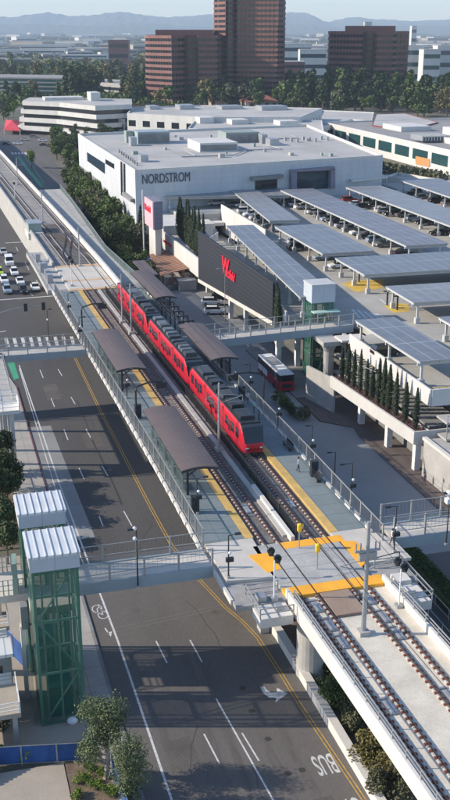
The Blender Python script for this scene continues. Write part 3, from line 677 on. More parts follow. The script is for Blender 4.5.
lift('front green glass lift tower with ribbed white cap, nearest the camera at lower left', -28.75, -24.95, -31.5, -27.2, .1, 15, 16.3)
lift('rear green glass lift tower with ribbed white cap, half hidden behind the front tower', -28.85, -25.0, -23.3, -19.6, .1, 15, 16.3)
r = thing('curved_glass_side', 'curved pale green side panel on the left of the rear lift tower', 'panel', -29.6, -23, 9)
g = MB(); g.prism([(-29.9, -24.6), (-29.5, -24.6), (-29.35, -22.6), (-29.75, -22.6)], 9.2, 12.2); g.build('panel', mat('pale_green_panel', (.26, .36, .30), .5, alpha=.9), r)

# left stair flight and little kiosk
r = thing('stair', 'pale concrete stair with white railings at the left edge beside the front lift tower', 'stair', -33, -30, 0)
for z, s0, s1 in ((3.3, -33.5, -29.2), (6.3, -24.8, -20.5)):
    g = MB(); g.box(-37, -30.5, s0, s1, z-.45, z); g.build('landing', 'walk_beige', r)
    g = MB()
    for zz in (.35, .7, 1.05):
        g.bar((-30.55, s0, z+zz), (-30.55, s1, z+zz), .07); g.bar((-37, s0, z+zz), (-30.55, s0, z+zz), .07)
    for k in range(4): g.box(-30.6, -30.5, s0+(s1-s0)*k/3-.05, s0+(s1-s0)*k/3+.05, z, z+1.1)
    for k in range(4): g.box(-30.6-k*2-.05, -30.6-k*2+.05, s0-.02, s0+.08, z, z+1.1)
    g.build('railing', 'white', r)
g = MB()
for k in range(16): g.box(-37, -33.5, -33.5-(k+1)*.3, -33.5-k*.3, 3.1-k*.2, 3.3-k*.2)
g.build('flight', 'conc_white', r)
g = MB()
for k in range(16): g.box(-33.2, -30.8, -29.2+k*.28, -28.9+k*.28, 3.1+k*.19, 3.3+k*.19)
g.build('flight', 'conc_white', r)
g = MB(); g.box(-35, -34.4, -33, -32.4, .1, 2.85); g.box(-31.2, -30.8, -33.3, -32.9, .1, 2.85); g.build('column', 'conc', r)
r = thing('kiosk', 'small grey kiosk with a ribbed white roof left of the lift towers', 'kiosk', -33, -27, 0)
g = MB(); g.box(-37, -30.7, -28.3, -25.6, .1, 5.4); g.build('wall', 'conc_dark', r)
g = MB(); g.box(-37.2, -30.5, -28.4, -25.4, 5.4, 5.7); g.build('roof', 'liftroof', r)
g = MB(); g.box(-34, -31.5, -28.34, -28.28, 3, 4.6); g.build('window', 'glass', r)
def tarp(label, t0, s0, t1, s1, h=1.85):
    r = thing('screened_fence', label, 'fence', t0, s0, .1, 'blue screened fences'); L = math.hypot(t1-t0, s1-s0); n = max(1, round(L/3.0))
    for k in range(n):
        a, b = k/n, (k+1)/n; p = (t0+(t1-t0)*a, s0+(s1-s0)*a); q = (t0+(t1-t0)*b, s0+(s1-s0)*b); m_ = 6; g = MB()
        for j in range(m_):
            u0, u1 = j/m_, (j+1)/m_; w0, w1 = .05*math.sin(j*1.9+k), .05*math.sin((j+1)*1.9+k)
            g.q((p[0]+(q[0]-p[0])*u0, p[1]+(q[1]-p[1])*u0+w0, .15), (p[0]+(q[0]-p[0])*u1, p[1]+(q[1]-p[1])*u1+w1, .15), (p[0]+(q[0]-p[0])*u1, p[1]+(q[1]-p[1])*u1, h), (p[0]+(q[0]-p[0])*u0, p[1]+(q[1]-p[1])*u0, h))
        g.build('fabric', 'bluefence', r)
        g = MB(); g.tube([(q[0], q[1]-.08, .05), (q[0], q[1]-.08, h+.1)], .035, 5); g.tube([(p[0]+.06, p[1]-.08, .05), (p[0]+.06, p[1]-.08, h+.1)], .035, 5); g.bar((p[0], p[1]-.08, h+.04), (q[0], q[1]-.08, h+.04), .05); g.bar((p[0], p[1]-.08, .2), (q[0], q[1]-.08, .2), .05); g.build('panel_frame', 'steel', r)
tarp('blue fabric screened fence in front of the front lift tower', -42, -33.7, -25.3, -36.9)
tarp('short blue screened fence behind the kiosk at the left edge', -31.0, -18, -29.3, -22.5, 2.6)
tarp('narrow blue screened fence beside the pavement below the bushes', -24.0, -38.5, -23.6, -48)

# mid left footbridge stair
r = thing('stair_landing', 'pale stair landing on posts at the left edge above the bus bay', 'landing', -28, 25, 0)
g = MB(); g.box(-30.2, -24.9, 23.6, 27.6, 8.5, 9.0); g.build('deck', 'conc_white', r)
g = MB()
for s_ in (23.65, 27.55):
    for z in (9.5, 10.0, 10.4): g.bar((-30.2, s_, z), (-24.95, s_, z), .07)
    for k in range(3): g.box(-25-k*2.1-.05, -25-k*2.1+.05, s_-.05, s_+.05, 9, 10.45)
g.box(-25.0, -24.9, 23.6, 27.6, 9, 9.9); g.build('railing', 'white', r)
for t_, s_ in ((-26, 24.4), (-26.2, 26.8), (-30, 24.4)):
    g = MB(); g.box(t_-.25, t_+.25, s_-.25, s_+.25, .1, 8.5); g.build('post', 'conc_white', r)
r = thing('covered_ramp', 'grey glazed ramp between the far footbridge and the left stair landing', 'ramp', -27, 38, 0)
g = MB(); g.box(-27.6, -25.4, 27.7, 47.6, 8.6, 8.95); g.build('deck', 'conc', r)
for t_ in (-27.6, -25.45):
    g = MB(); g.box(t_, t_+.05, 27.8, 47.5, 8.95, 9.35); g.build('side_panel', 'bridge_side', r)
    g = MB(); g.bar((t_, 27.8, 10.4), (t_, 47.5, 10.4), .08)
    for k in range(9): g.box(t_-.03, t_+.07, 28+k*2.4, 28.1+k*2.4, 8.95, 10.4)
    g.build('railing', 'railing', r)
for s_ in (32, 40): g = MB(); g.box(-26.8, -26.2, s_-.3, s_+.3, .1, 8.6); g.build('post', 'conc', r)
r = picket('stair_railing', 'slim grey railing below the left stair landing', [(-26.4, 22.5), (-26.2, 10)], .1, 1.2, .3, 2.5)
r = picket('stair_railing', 'curved pipe railing beside the dark trees at the left edge', [(-25.9, 9), (-26.0, 2), (-25.2, -6)], .1, 1.1, .5, 2.5)
footbridge('pale footbridge over the road between the crosswalk and the far platform', 48.2, 51.6, -45, -12.6, 9.0, 1.9, 1.0)
r = footbridge('pale blue footbridge from the right platform to the parking deck lift', 46.4, 49.8, 6.2, 31.5, 9.3, 1.9, 1.15, 2.6, 10.2)
g = MB(); g.box(-28, -27, 50-.5, 50.5, 0, 8); gg = g
r = thing('bridge_pier', 'tapered round pier holding the parking deck footbridge beside its lift', 'pier', 26.0, 42, 0)
g = MB(); g.tube([(26.0, 43.2, 0), (26.0, 43.2, 7.2), (26.0, 43.2, 7.8), (26.0, 43.2, 8.4)], [.85, .85, 1.1, 1.4], 16); g.build('column', 'conc', r)
g = MB(); g.prism([(24.6, 42), (27.6, 42), (27.6, 49), (24.6, 49)], 8.3, 9.0); g.build('cap_beam', 'conc', r)
lift('green glass lift tower with a blue grey cap rising through the parking deck footbridge', 25.4, 29.3, 50.0, 53.6, .1, 13.5, 16.5, ribs=False)
r = thing('canopy', 'thin pale green canopy plate on the parking deck lift front', 'canopy', 27, 48, 12.2)
g = MB(); g.box(25.2, 29.8, 48.2, 50-.32, 12.1, 12.25); g.build('plate', mat('pale_green_plate', (.40, .58, .50), .5), r)
# stair beside the right lift
r = thing('deck_stair', 'pale zigzag stair beside the round pier leading up to the parking deck', 'stair', 30, 43, 0)
for z in (3.4, 6.3, 9.3):
    g = MB(); g.box(27.4, 32, 41.2, 44.4, z-.3, z); g.build('landing', 'conc_white', r)
for z, s_a, s_b in ((3.4, 41.2, 35.5), (6.3, 41.2, 35.5)):
    g = MB(); n = 12
    for k in range(n): y = s_a+(s_b-s_a)*k/n; g.box(28.4, 30.4, y-.5, y, z-.2+2.9*(n-k)/n-.25, z-.2+2.9*(n-k)/n)
    g.build('flight', 'conc_white', r)
g = MB(); g.box(29, 29.6, 44.6, 45.2, 0, 9.3); g.box(31, 31.6, 42, 42.6, 0, 9.3); g.build('column', 'conc_white', r)

# right-hand extension of the near footbridge
footbridge('footbridge leading right from the crossing over the lower road', -23.6, -20.2, 6.9, 40, 8.95, 2.3, 1.1, 3.2)
r = thing('equipment_basket', 'white steel equipment platform hanging left of the crossing above the road', 'platform', -8, -31, 8, 'equipment platforms on the viaduct sides')
def basket(r, t0, t1, s0, s1, z):
    g = MB(); g.box(t0, t1, s0, s1, z-.9, z); g.build('slab', 'conc_white', r)
    g = MB()
    for zz in (.5, 1.0):
        for a, b in (((t0, s0), (t1, s0)), ((t1, s1), (t0, s1)), ((t0, s1), (t0, s0))): g.bar((*a, z+zz), (*b, z+zz), .09)
    for a in ((t0, s0), (t1, s0), (t0, s1), (t1, s1), (t0, (s0+s1)/2)): g.box(a[0]-.05, a[0]+.05, a[1]-.05, a[1]+.05, z, z+1.05)
    g.build('railing', 'railing', r)
basket(r, -10.0, -7.0, -33.5, -29.2, 8.6)
g = MB(); g.box(-9.4, -8.6, -31, -30, 8.6, 9.2); g.box(-8.2, -7.6, -32.6, -31.8, 8.6, 9.0); g.build('cabinet', 'steel', r)
r = thing('equipment_basket', 'white steel equipment platform hanging right of the crossing behind the signal mast', 'platform', 4, -30, 8, 'equipment platforms on the viaduct sides')
basket(r, 5.6, 2.9, -34.5, -28.0, 8.6)
g = MB(); g.box(3.6, 5.0, -31.5, -30, 8.6, 9.1); g.box(3.4, 4.4, -33.6, -32.6, 8.6, 9.3); g.build('cabinet', 'conc_white', r)

# lower right: retaining walls, hedge
r = thing('hedge', 'long dark green clipped hedge beside the lower road at right', 'hedge', 14, -20, 0)
def leafcloud(fn, n, size, seed=1, flat=.0):
    rnd = random.Random(seed); g = MB()
    for _ in range(n):
        p, k = fn(rnd); a = size*k*rnd.uniform(.6, 1.3); u_ = Vector((rnd.gauss(0, 1), rnd.gauss(0, 1), rnd.gauss(0, 1)*(1-flat))).normalized(); v_ = u_.orthogonal().normalized(); 
        v_ = (Matrix.Rotation(rnd.uniform(0, 6.28), 3, u_) @ v_); w_ = u_.cross(v_); p = Vector(p); b = a*rnd.uniform(.45, .8)
        g.q(p-v_*a, p-w_*b, p+v_*a, p+w_*b)
    return g
g = MB(); g.prism([(13.3, -12), (15.1, -12), (15.6, -40), (12.6, -40)], 0, 1.3); g.build('inner_mass', 'leafdark', r)
def hf(rnd):
    s_ = rnd.uniform(-40, -11.8); w_ = .95; x = 14.2+rnd.uniform(-1, 1)*w_; z = rnd.uniform(.1, 1.55)
    if rnd.random() < .6: z = 1.4+rnd.uniform(-.1, .25)
    return (x, s_, z), 1
leafcloud(hf, 6000, .13, 3).build('leaves', 'hedge', r)
r = thing('lower_wall', 'dark retaining wall with two pipe rails below the right side of the viaduct', 'wall', 9.6, -30, 0)
g = MB(); g.prism([(9.2, -10.5), (9.6, -10.5), (9.6, -62), (9.2, -62)], -.02, 1.2); g.build('wall', 'conc_dark', r)
g = MB(); g.bar((9.9, -12, 2.2), (9.9, -62, 2.2), .08); g.bar((12.2, -12, 1.6), (12.2, -62, 1.6), .08)
k = -14
while k > -62: g.box(9.86, 9.94, k-.04, k+.04, 0, 2.2); g.box(12.16, 12.24, k-.04, k+.04, 0, 1.6); k -= 3
g.build('rail', 'yellow' if False else 'railing', r)
# bushes between barrier and viaduct
def bush(label, t, s, rr, h, m, seed, n=900, size=.14, group=None, z=0, name='bush'):
    r = thing(name, label, 'bush', t, s, z, group)
    rnd0 = random.Random(seed); lob = [(t+rnd0.gauss(0, rr*.4), s+rnd0.gauss(0, rr*.45), z+h*rnd0.uniform(.3, .7), rr*rnd0.uniform(.35, .62)) for _ in range(7)]
    def f(rnd):
        c_ = rnd.choice(lob); d = Vector((rnd.gauss(0, 1), rnd.gauss(0, 1), rnd.gauss(0, 1))).normalized()*c_[3]*(rnd.random()**.35)
        return (c_[0]+d.x, c_[1]+d.y, max(z+.05, c_[2]+d.z*h/rr*.6)), 1
    leafcloud(f, n, size, seed).build('leaves', m, r)
    g = MB()
    for k in range(6):
        c_ = lob[k]; g.tube([(t, s, z), ((t+c_[0])/2, (s+c_[1])/2, z+h*.3), (c_[0], c_[1], c_[2])], [.05, .03, .015], 4)
    g.build('stems', 'trunk', r); return r
g = MB(); g.prism([(-4.8, -60), (-4.5, -24), (-5.4, -12), (9.2, -12), (9.2, -60)], -.03, .10); struct('viaduct_soil', g, 'soil')
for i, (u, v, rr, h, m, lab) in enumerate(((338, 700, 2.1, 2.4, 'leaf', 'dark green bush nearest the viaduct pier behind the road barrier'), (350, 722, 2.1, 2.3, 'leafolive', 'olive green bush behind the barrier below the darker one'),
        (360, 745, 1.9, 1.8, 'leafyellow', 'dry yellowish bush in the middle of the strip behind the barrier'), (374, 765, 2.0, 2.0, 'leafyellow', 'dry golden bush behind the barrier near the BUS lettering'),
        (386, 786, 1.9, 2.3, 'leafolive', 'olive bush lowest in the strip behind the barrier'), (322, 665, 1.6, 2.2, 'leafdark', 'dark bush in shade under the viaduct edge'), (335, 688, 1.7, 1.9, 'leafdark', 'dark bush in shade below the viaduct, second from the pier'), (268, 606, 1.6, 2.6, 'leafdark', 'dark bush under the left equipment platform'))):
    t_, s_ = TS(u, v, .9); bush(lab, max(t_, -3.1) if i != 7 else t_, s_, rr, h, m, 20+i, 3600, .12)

# ------------------------------------------------------------------ catenary masts
def mast(label, t, s, top=8.6, arms=((0, 1),), z=8.9, m='steel', r0=.17, group='overhead line masts'):
    r = thing('line_mast', label, 'mast', t, s, z, group)
    g = MB(); g.tube([(t, s, z), (t, s, z+top)], [r0, r0*.7], 8); g.build('pole', m, r)
    g = MB(); g.box(t-.45, t+.45, s-.45, s+.45, z-.15, z+.35); g.build('base', 'conc', r)
    for side, L in arms:
        g = MB(); e = (t+L, s, z+6.2)
        g.bar((t, s, z+7.0), (t+L, s, z+6.6), .07); g.bar((t, s, z+5.9), (t+L*.95, s, z+6.55), .07); g.bar((t+L, s, z+6.7), (t+L, s, z+5.9), .05); g.bar((t+L*.4, s, z+6.0), (t+L+.1, s, z+5.9), .05)
        g.build('bracket_arm', m, r)
    return r
for (u, v, arms, lab) in (((219), (449), ((0, 2.9), (0, -1.6)), 'silver mast beside the front of the red train'), (131.5, 333, ((0, 2.8),), 'silver mast beside the tail carriage, the nearer of the close pair'),
        (122.5, 322, ((0, -1.8),), 'silver mast beside the tail carriage, the farther of the close pair'), (80, 266, ((0, 2.8), (0, -1.8)), 'silver mast in the crossover beyond the far crossing'),
        (43, 222, ((0, 2.4), (0, -2.4)), 'silver mast between the tracks near the equipment hut'), (18, 184, ((0, 2.4), (0, -2.4)), 'silver mast farthest up the tracks')):
    t_, s_ = TS(u, v, 9); mast(lab, t_, s_, 8.4, arms)
t_, s_ = TS(363.3, 632, 8.9)
r = mast('thick grey mast with a crossarm standing between the tracks on the near viaduct', t_, s_, 10.3, ((0, 2.3), (0, -2.3)), 8.75, 'steel', .23)
g = MB(); g.box(t_-1.1, t_+1.1, s_-.12, s_+.12, 16.4, 16.55); g.box(t_-.7, t_+.8, s_-.15, s_+.15, 15.6, 16.3)
for x in (-1.0, -.6, .7, 1.05): g.tube([(t_+x, s_, 16.5), (t_+x, s_, 17.2)], .07, 6)
g.build('crossarm', 'steel', r)
g = MB(); g.bar((t_, s_, 15.6), (t_+2.9, s_+.1, 15.9), .07); g.bar((t_+2.9, s_+.1, 15.9), (t_+2.9, s_, 15.2), .06); g.build('bracket_arm', 'black', r)
# overhead wires
for off_, lab in ((0, 'right'), (-4.9, 'left')):
    r = thing('overhead_wire', 'thin overhead wires strung above the %s track' % lab, 'wire', off_, 0, 14.7)
    ss = [-62, -38.2, 3.5, 30, 60, 113, 155, 270, 400]
    g = MB(True)
    for a, b in zip(ss, ss[1:]):
        n = 6
        for k in range(n):
            q, q2 = k/n, (k+1)/n; sg = lambda x: 15.9-2.6*x*(1-x)*min(1, (b-a)/40)
            g.tube([(off_, a+(b-a)*q, sg(q)), (off_, a+(b-a)*q2, sg(q2))], .028, 3)
        g.tube([(off_, a, 14.9), (off_, b, 14.9)], .028, 3)
    g.build('wire', 'black', r)

# signals, warning posts, lamps
def signal(label, t, s, z, h, heads, m='white'):
    r = thing('rail_signal', label, 'signal', t, s, z, 'rail signals')
    g = MB(); g.tube([(t, s, z), (t, s, z+h)], .07, 6); g.build('pole', m, r)
    g = MB(); g.box(t-.3, t+.3, s-.3, s+.3, z, z+.3); g.build('base', 'steel', r)
    for dx, dz in heads:
        g = MB(); g.tube([(t+dx, s-.05, z+h+dz-.4), (t+dx, s-.05, z+h+dz+.1)], .24, 10); g.tube([(t+dx, s-.12, z+h+dz), (t+dx, s+.1, z+h+dz)], .34, 14); g.build('head', 'black', r)
        g = MB(); g.tube([(t+dx, s-.46, z+h+dz+.0), (t+dx, s-.33, z+h+dz+.0)], .12, 10); g.build('lens', 'glass', r)
t_, s_ = TS(274, 597, 9); signal('twin black headed signal beside the left equipment platform', t_, s_, 8.7, 3.9, ((-.35, 1.0), (.28, .2)))
t_, s_ = TS(399, 604, 9); signal('twin black headed signal on a white post at the right equipment platform', t_, s_, 8.7, 3.7, ((-.4, .9), (.3, .2)))
t_, s_ = TS(72, 286, 9); signal('twin black headed signal beside the far crossing', t_, s_, 9, 4.6, ((-.2, 1.0), (.2, .2)))
t_, s_ = TS(15, 199, 9); signal('black headed signal near the left edge of the far viaduct', t_, s_, 9, 4.0, ((0, .6),))
for (u, v, lab) in ((299, 548, 'yellow headed warning post standing on the far side of the near crossing'), (317, 569, 'yellow headed warning post standing in the middle of the near crossing')):
    t_, s_ = TS(u, v, 9); r = thing('warning_post', lab, 'warning post', t_, s_, 9, 'yellow warning posts')
    g = MB(); g.tube([(t_, s_, 9), (t_, s_, 10.9)], .06, 6); g.build('pole', 'steel', r)
    g = MB(); g.tube([(t_, s_, 10.7), (t_, s_, 10.95), (t_, s_, 11.5), (t_, s_, 11.6)], [.12, .25, .25, .15], 8); g.box(t_+.02, t_+.4, s_-.08, s_+.08, 11.25, 11.5); g.build('cover', 'yellow', r)
def lamp(label, t, s, z, h=4.2, arm=.9, name='lamp_post', m='black', side=-1, group='black lamp posts'):
    r = thing(name, label, 'lamp post', t, s, z, group)
    g = MB(); g.tube([(t, s, z), (t, s, z+h)], [.08, .055], 6); g.bar((t, s, z+h), (t+arm*side, s, z+h+.08), .07); g.build('pole', m, r)
    g = MB(); g.box(t+arm*side-.3, t+arm*side+.25, s-.14, s+.14, z+h+.0, z+h+.16); g.build('head', m, r)
    g = MB(); g.box(t-.14, t+.14, s-.14, s+.14, z, z+.25); g.build('base', 'conc', r); return r
for i, (u, v, z, h, arm, side, lab) in enumerate(((252, 508-0, 0, .01, 0, 1, ''), )): pass
LP = [(197.5, 514, 4.0, .9, 1, 'black lamp post with a camera between the near shelter and the near crossing'), (228.5, 578, 4.3, .9, 1, 'black lamp post at the fence corner by the near crossing landing'),
      (311.5, 461, 4.4, .6, -1, 'black lamp post by the fence on the right platform ahead of the train'), (351, 502, 4.4, 1.2, -1, 'black lamp post by the fence at the near end of the right platform'),
      (278, 428, 4.4, .6, -1, 'black lamp post by the right platform fence beside the bus road bushes'), (127, 398, 4.0, .8, 1, 'black lamp post between the two left platform shelters'),
      (69, 317, 4.2, .8, 1, 'black lamp post at the far end of the left platform'), (80, 342, 4.0, .8, 1, 'black lamp post on the left platform beyond the far shelter'), (394, 552, 4.8, .9, -1, 'black lamp post with a pale camera at the start of the right footbridge'),
      (250, 395, 4.4, .6, -1, 'black lamp post by the right platform fence beside the train front carriage')]
for (u, v, h, arm, side, lab) in LP:
    t_, s_ = TS(u, v, 9); r = lamp(lab, t_, s_, 9, h, arm, side=side)
    g = MB(); g.ball((t_+.1, s_-.1, 11.6), .16); g.build('camera', 'white', r)
    g = MB(); g.box(t_-.25, t_+.45, s_-.2, s_+.1, 10.7, 11.1); g.build('speaker_box', 'black', r)
t_, s_ = TS(138, 586, 8.5); r = lamp('slim black lamp post fixed on the near side of the footbridge over the road', t_, s_, 8.3, 5.9, .5, side=-1)
g = MB(); g.ball((t_-.15, s_, 13.3), .2); g.ball((t_-.15, s_, 14.3), .2); g.build('camera', 'white', r)
t_, s_ = TS(446, 545, 8); r = lamp('black lamp post with a white camera at the right edge on the footbridge side', t_, s_, 8, 5.6, .4, side=-1)
g = MB(); g.ball((t_-.1, s_, 13.6), .35); g.box(t_-.4, t_+.4, s_-.3, s_+.3, 12.6, 13.1); g.build('camera', 'white', r)
t_, s_ = TS(49, 343, 0); r = lamp('black lamp post standing at the crosswalk behind the far footbridge', t_, s_, 0, 6.5, .6, side=1); g = MB(); g.ball((t_, s_, 4.6), .22); g.build('camera', 'white', r)
t_, s_ = TS(225, 322, 0); r = lamp('tall silver curved lamp post in front of the black ribbed wall', t_, s_, 0, 11, 1.4, m='steel', side=-1, group=None)
t_, s_ = TS(9, 420, 0); lamp('black lamp post rising through the left stair landing', t_, s_, 0, 10.5, .6, side=-1)
t_, s_ = TS(334, 492, 0); lamp('slim black lamp post on the bus road beside the kerb', t_, s_, 0, 5.5, .8, side=-1)
def arm_sign(label, u, v, L, z=9, h=4.6):
    t_, s_ = TS(u, v, z); r = thing('sign_gantry', label, 'sign gantry', t_, s_, z, 'black arm signs over the platforms')
    g = MB(); g.tube([(t_, s_, z), (t_, s_, z+h-.5), (t_+.15*(1 if L > 0 else -1), s_, z+h-.1), (t_+L*.5, s_, z+h+.35), (t_+L, s_, z+h+.3)], .13, 6); g.build('arm', 'black', r)
    g = MB(); g.box(t_+L-.9, t_+L+.5, s_-.25, s_+.25, z+h-.55, z+h+.25); g.build('sign_box', 'black', r)
arm_sign('black curved arm with a dark sign box between the two left shelters', 136.5, 420, 3.5)
arm_sign('black curved arm with a dark sign box beyond the far left shelter', 82.5, 334, 3.6)
arm_sign('black curved arm reaching from the right platform fence over the train front', 263.5, 412, -4.0, 9, 5.3)
# traffic signals over the junction
r = thing('traffic_signal', 'long grey mast arm with two black traffic lights over the junction', 'traffic light', -40, 82, 0)
pa = PY(-14, 330, 190); 
def LT(p): a = p[0]-O[0]; b = p[1]-O[1]; return (a*nv[0]+b*nv[1], a*dv[0]+b*dv[1])
e0 = TS(-16, 345, 0); g = MB()
p_end = TS(50, 306+34, 0); hh = 6.2
g.tube([(e0[0], e0[1], 0), (e0[0], e0[1], 5.2)], .16, 8); g.tube([(e0[0], e0[1], 5.2), ((e0[0]+p_end[0])/2, (e0[1]+p_end[1])/2, 6.7), (p_end[0]-.5, p_end[1], 7.0)], [.12, .09, .06], 6); g.build('mast_arm', 'steel', r)
for q in (.66, .93):
    x, y = e0[0]+(p_end[0]-e0[0])*q, e0[1]+(p_end[1]-e0[1])*q
    g = MB(); g.box(x-.32, x+.32, y-.2, y+.2, 6.0, 7.5); g.build('signal_head', 'black', r)
# ------------------------------------------------------------------ the red train
def train():
    r = thing('light_rail_train', 'bright red three carriage light rail train with dark roof equipment at the right platform', 'train', 0, 0, 9)
    def loft(secs, name, m, parent, closed=True):
        g = MB(True); n = len(secs[0][1]); i0 = 0
        for y, prof in secs: g.v += [(x, y, z) for x, z in prof]
        for k in range(len(secs)-1):
            for j in range(n): j2 = (j+1) % n; g.f.append((k*n+j, (k+1)*n+j, (k+1)*n+j2, k*n+j2)); g.m.append(0)
        g.f.append(tuple(range(n))); e = (len(secs)-1)*n; g.f.append(tuple(e+j for j in reversed(range(n)))); g.m += [0, 0]
        return g.build(name, m, parent)
    def prof(w_, zt, zb=9.38, top=.86):
        return [(-w_*.97, zb), (w_*.97, zb), (w_, zb+.5), (w_, zt-.75), (w_*.97, zt-.35), (w_*top, zt-.05), (w_*top*.7, zt), (-w_*top*.7, zt), (-w_*top, zt-.05), (-w_*.97, zt-.35), (-w_, zt-.75), (-w_, zb+.5)]
    L = 26.2; W = 1.33
    for k in range(3):
        a = .3+k*L; b = a+L-.5
        front = (k == 0)
        secs = [(a, prof(W*.80, 10.4, 9.45)), (a+.3, prof(W*.90, 11.1, 9.4)), (a+.8, prof(W*.97, 12.0)), (a+1.7, prof(W, 12.6))]
        n = 8
        for j in range(1, n): secs.append((a+1.7+(b-a-3.4)*j/n, prof(W, 12.6)))
        secs += [(b-1.7, prof(W, 12.6)), (b-.8, prof(W*.97, 12.0)), (b-.3, prof(W*.90, 11.1, 9.4)), (b, prof(W*.80, 10.4, 9.45))]
        c_ = loft(secs, 'carriage', 'red', r)
        g = MB(True); g.strip(-1.16, 1.16, a+1.5, b-1.5, 12.53, 12.68, 5); g.build('roof', 'black', c_)
        for e, sg in ((a, 1), (b, -1)):
            g = MB(True); g.v += [(-1.12, e+.06*sg, 10.62), (1.12, e+.06*sg, 10.62), (1.22, e+.72*sg, 12.42), (-1.22, e+.72*sg, 12.42), (-1.02, e+.7*sg, 10.62), (1.02, e+.7*sg, 10.62), (1.2, e+1.75*sg, 12.55), (-1.2, e+1.75*sg, 12.55)]
            g.f = [(0, 1, 2, 3), (4, 7, 6, 5), (0, 3, 7, 4), (1, 5, 6, 2), (3, 2, 6, 7), (0, 4, 5, 1)]; g.m = [0]*6
            g.v = [(x*1.02, y-.10*sg, z+.03) for x, y, z in g.v]; g.build('windscreen', 'glass', c_)
            for x in (-.85, .85):
                g = MB(True); g.box(x-.16, x+.16, e-.05*sg, e+.1*sg, 9.95, 10.12); g.build('headlight', 'lampglass', c_)
            g = MB(True); g.box(-.22, .22, e-.25*sg, e+.3*sg, 9.3, 9.5); g.build('coupler', 'black', c_)
        for s_ in (a+8.6, a+17.0):
            g = MB(True)
            for x0, x1 in ((-1.36, -1.28), (1.28, 1.36)): g.box(x0, x1, s_-.28, s_+.28, 9.4, 12.4)
            g.build('bellows', 'redbus', c_)
        y = a+2.4; idx = 0
        ws = [2.5, 4.3, 6.9, 10.3, 13.0, 15.3, 18.9, 21.3, 23.2]
        ds = [5.6, 11.6, 14.2, 20.1]
        for side in (-1, 1):
            for y in ws:
                g = MB(True); x = side*1.335; g.box(x-.012, x+.012, a+y-.62, a+y+.62, 10.6, 11.8); g.build('window', 'glass', c_)
            for y in ds:
                g = MB(True); x = side*1.34; g.box(x-.015, x+.015, a+y-.62, a+y+.62, 9.55, 11.85); d_ = g.build('door', 'red', c_)
                g = MB(True); x = side*1.362; g.box(x-.008, x+.008, a+y-.45, a+y-.06, 10.3, 11.65); g.box(x-.008, x+.008, a+y+.06, a+y+.45, 10.3, 11.65); g.build('door_window', 'glass', c_)
        rnd = random.Random(k); y = a+2.6
        while y < b-3:
            L_ = rnd.choice((1.1, 1.6, 2.4, 3.0)); w_ = rnd.uniform(.65, .95); h = rnd.uniform(.25, .5)
            g = MB(True); g.box(-w_, w_, y, y+L_, 12.66, 12.68+h*.8); g.box(-w_*.9, w_*.9, y+.1, y+L_-.1, 12.68+h*.8, 12.70+h); g.build('roof_unit', rnd.choice(('roofunit', 'roofunit', 'black', 'roofunit2')), c_)
            y += L_+rnd.choice((.25, .6, .9))
        g = MB(True); y = a+9.5
        for q in ((-.55, 0), (.55, 0)):
            g.bar((q[0], y, 13.1), (q[0]*.6, y+1.5, 14.1), .05); g.bar((q[0]*.6, y+1.5, 14.1), (q[0]*1.1, y, 14.85), .05)
        g.bar((-.8, y, 14.86), (.8, y, 14.86), .07); g.build('pantograph', 'black', c_)
        for s_ in (a+3.2, a+12.8, a+22.4):
            g = MB(True)
            for ds_ in (-.9, .9):
                for x in (-.75, .75): g.tube([(x-.06, s_+ds_, 9.36), (x+.06, s_+ds_, 9.36)], .33, 12)
            g.box(-.9, .9, s_-1.4, s_+1.4, 9.28, 9.5); g.build('bogie', 'black', c_)
    return r
M['roofunit'] = mat('train_roof_unit', (.05, .055, .065), .6, .15, 8); M['roofunit2'] = mat('train_roof_unit_pale', (.12, .135, .15), .6, .15, 8)
train()

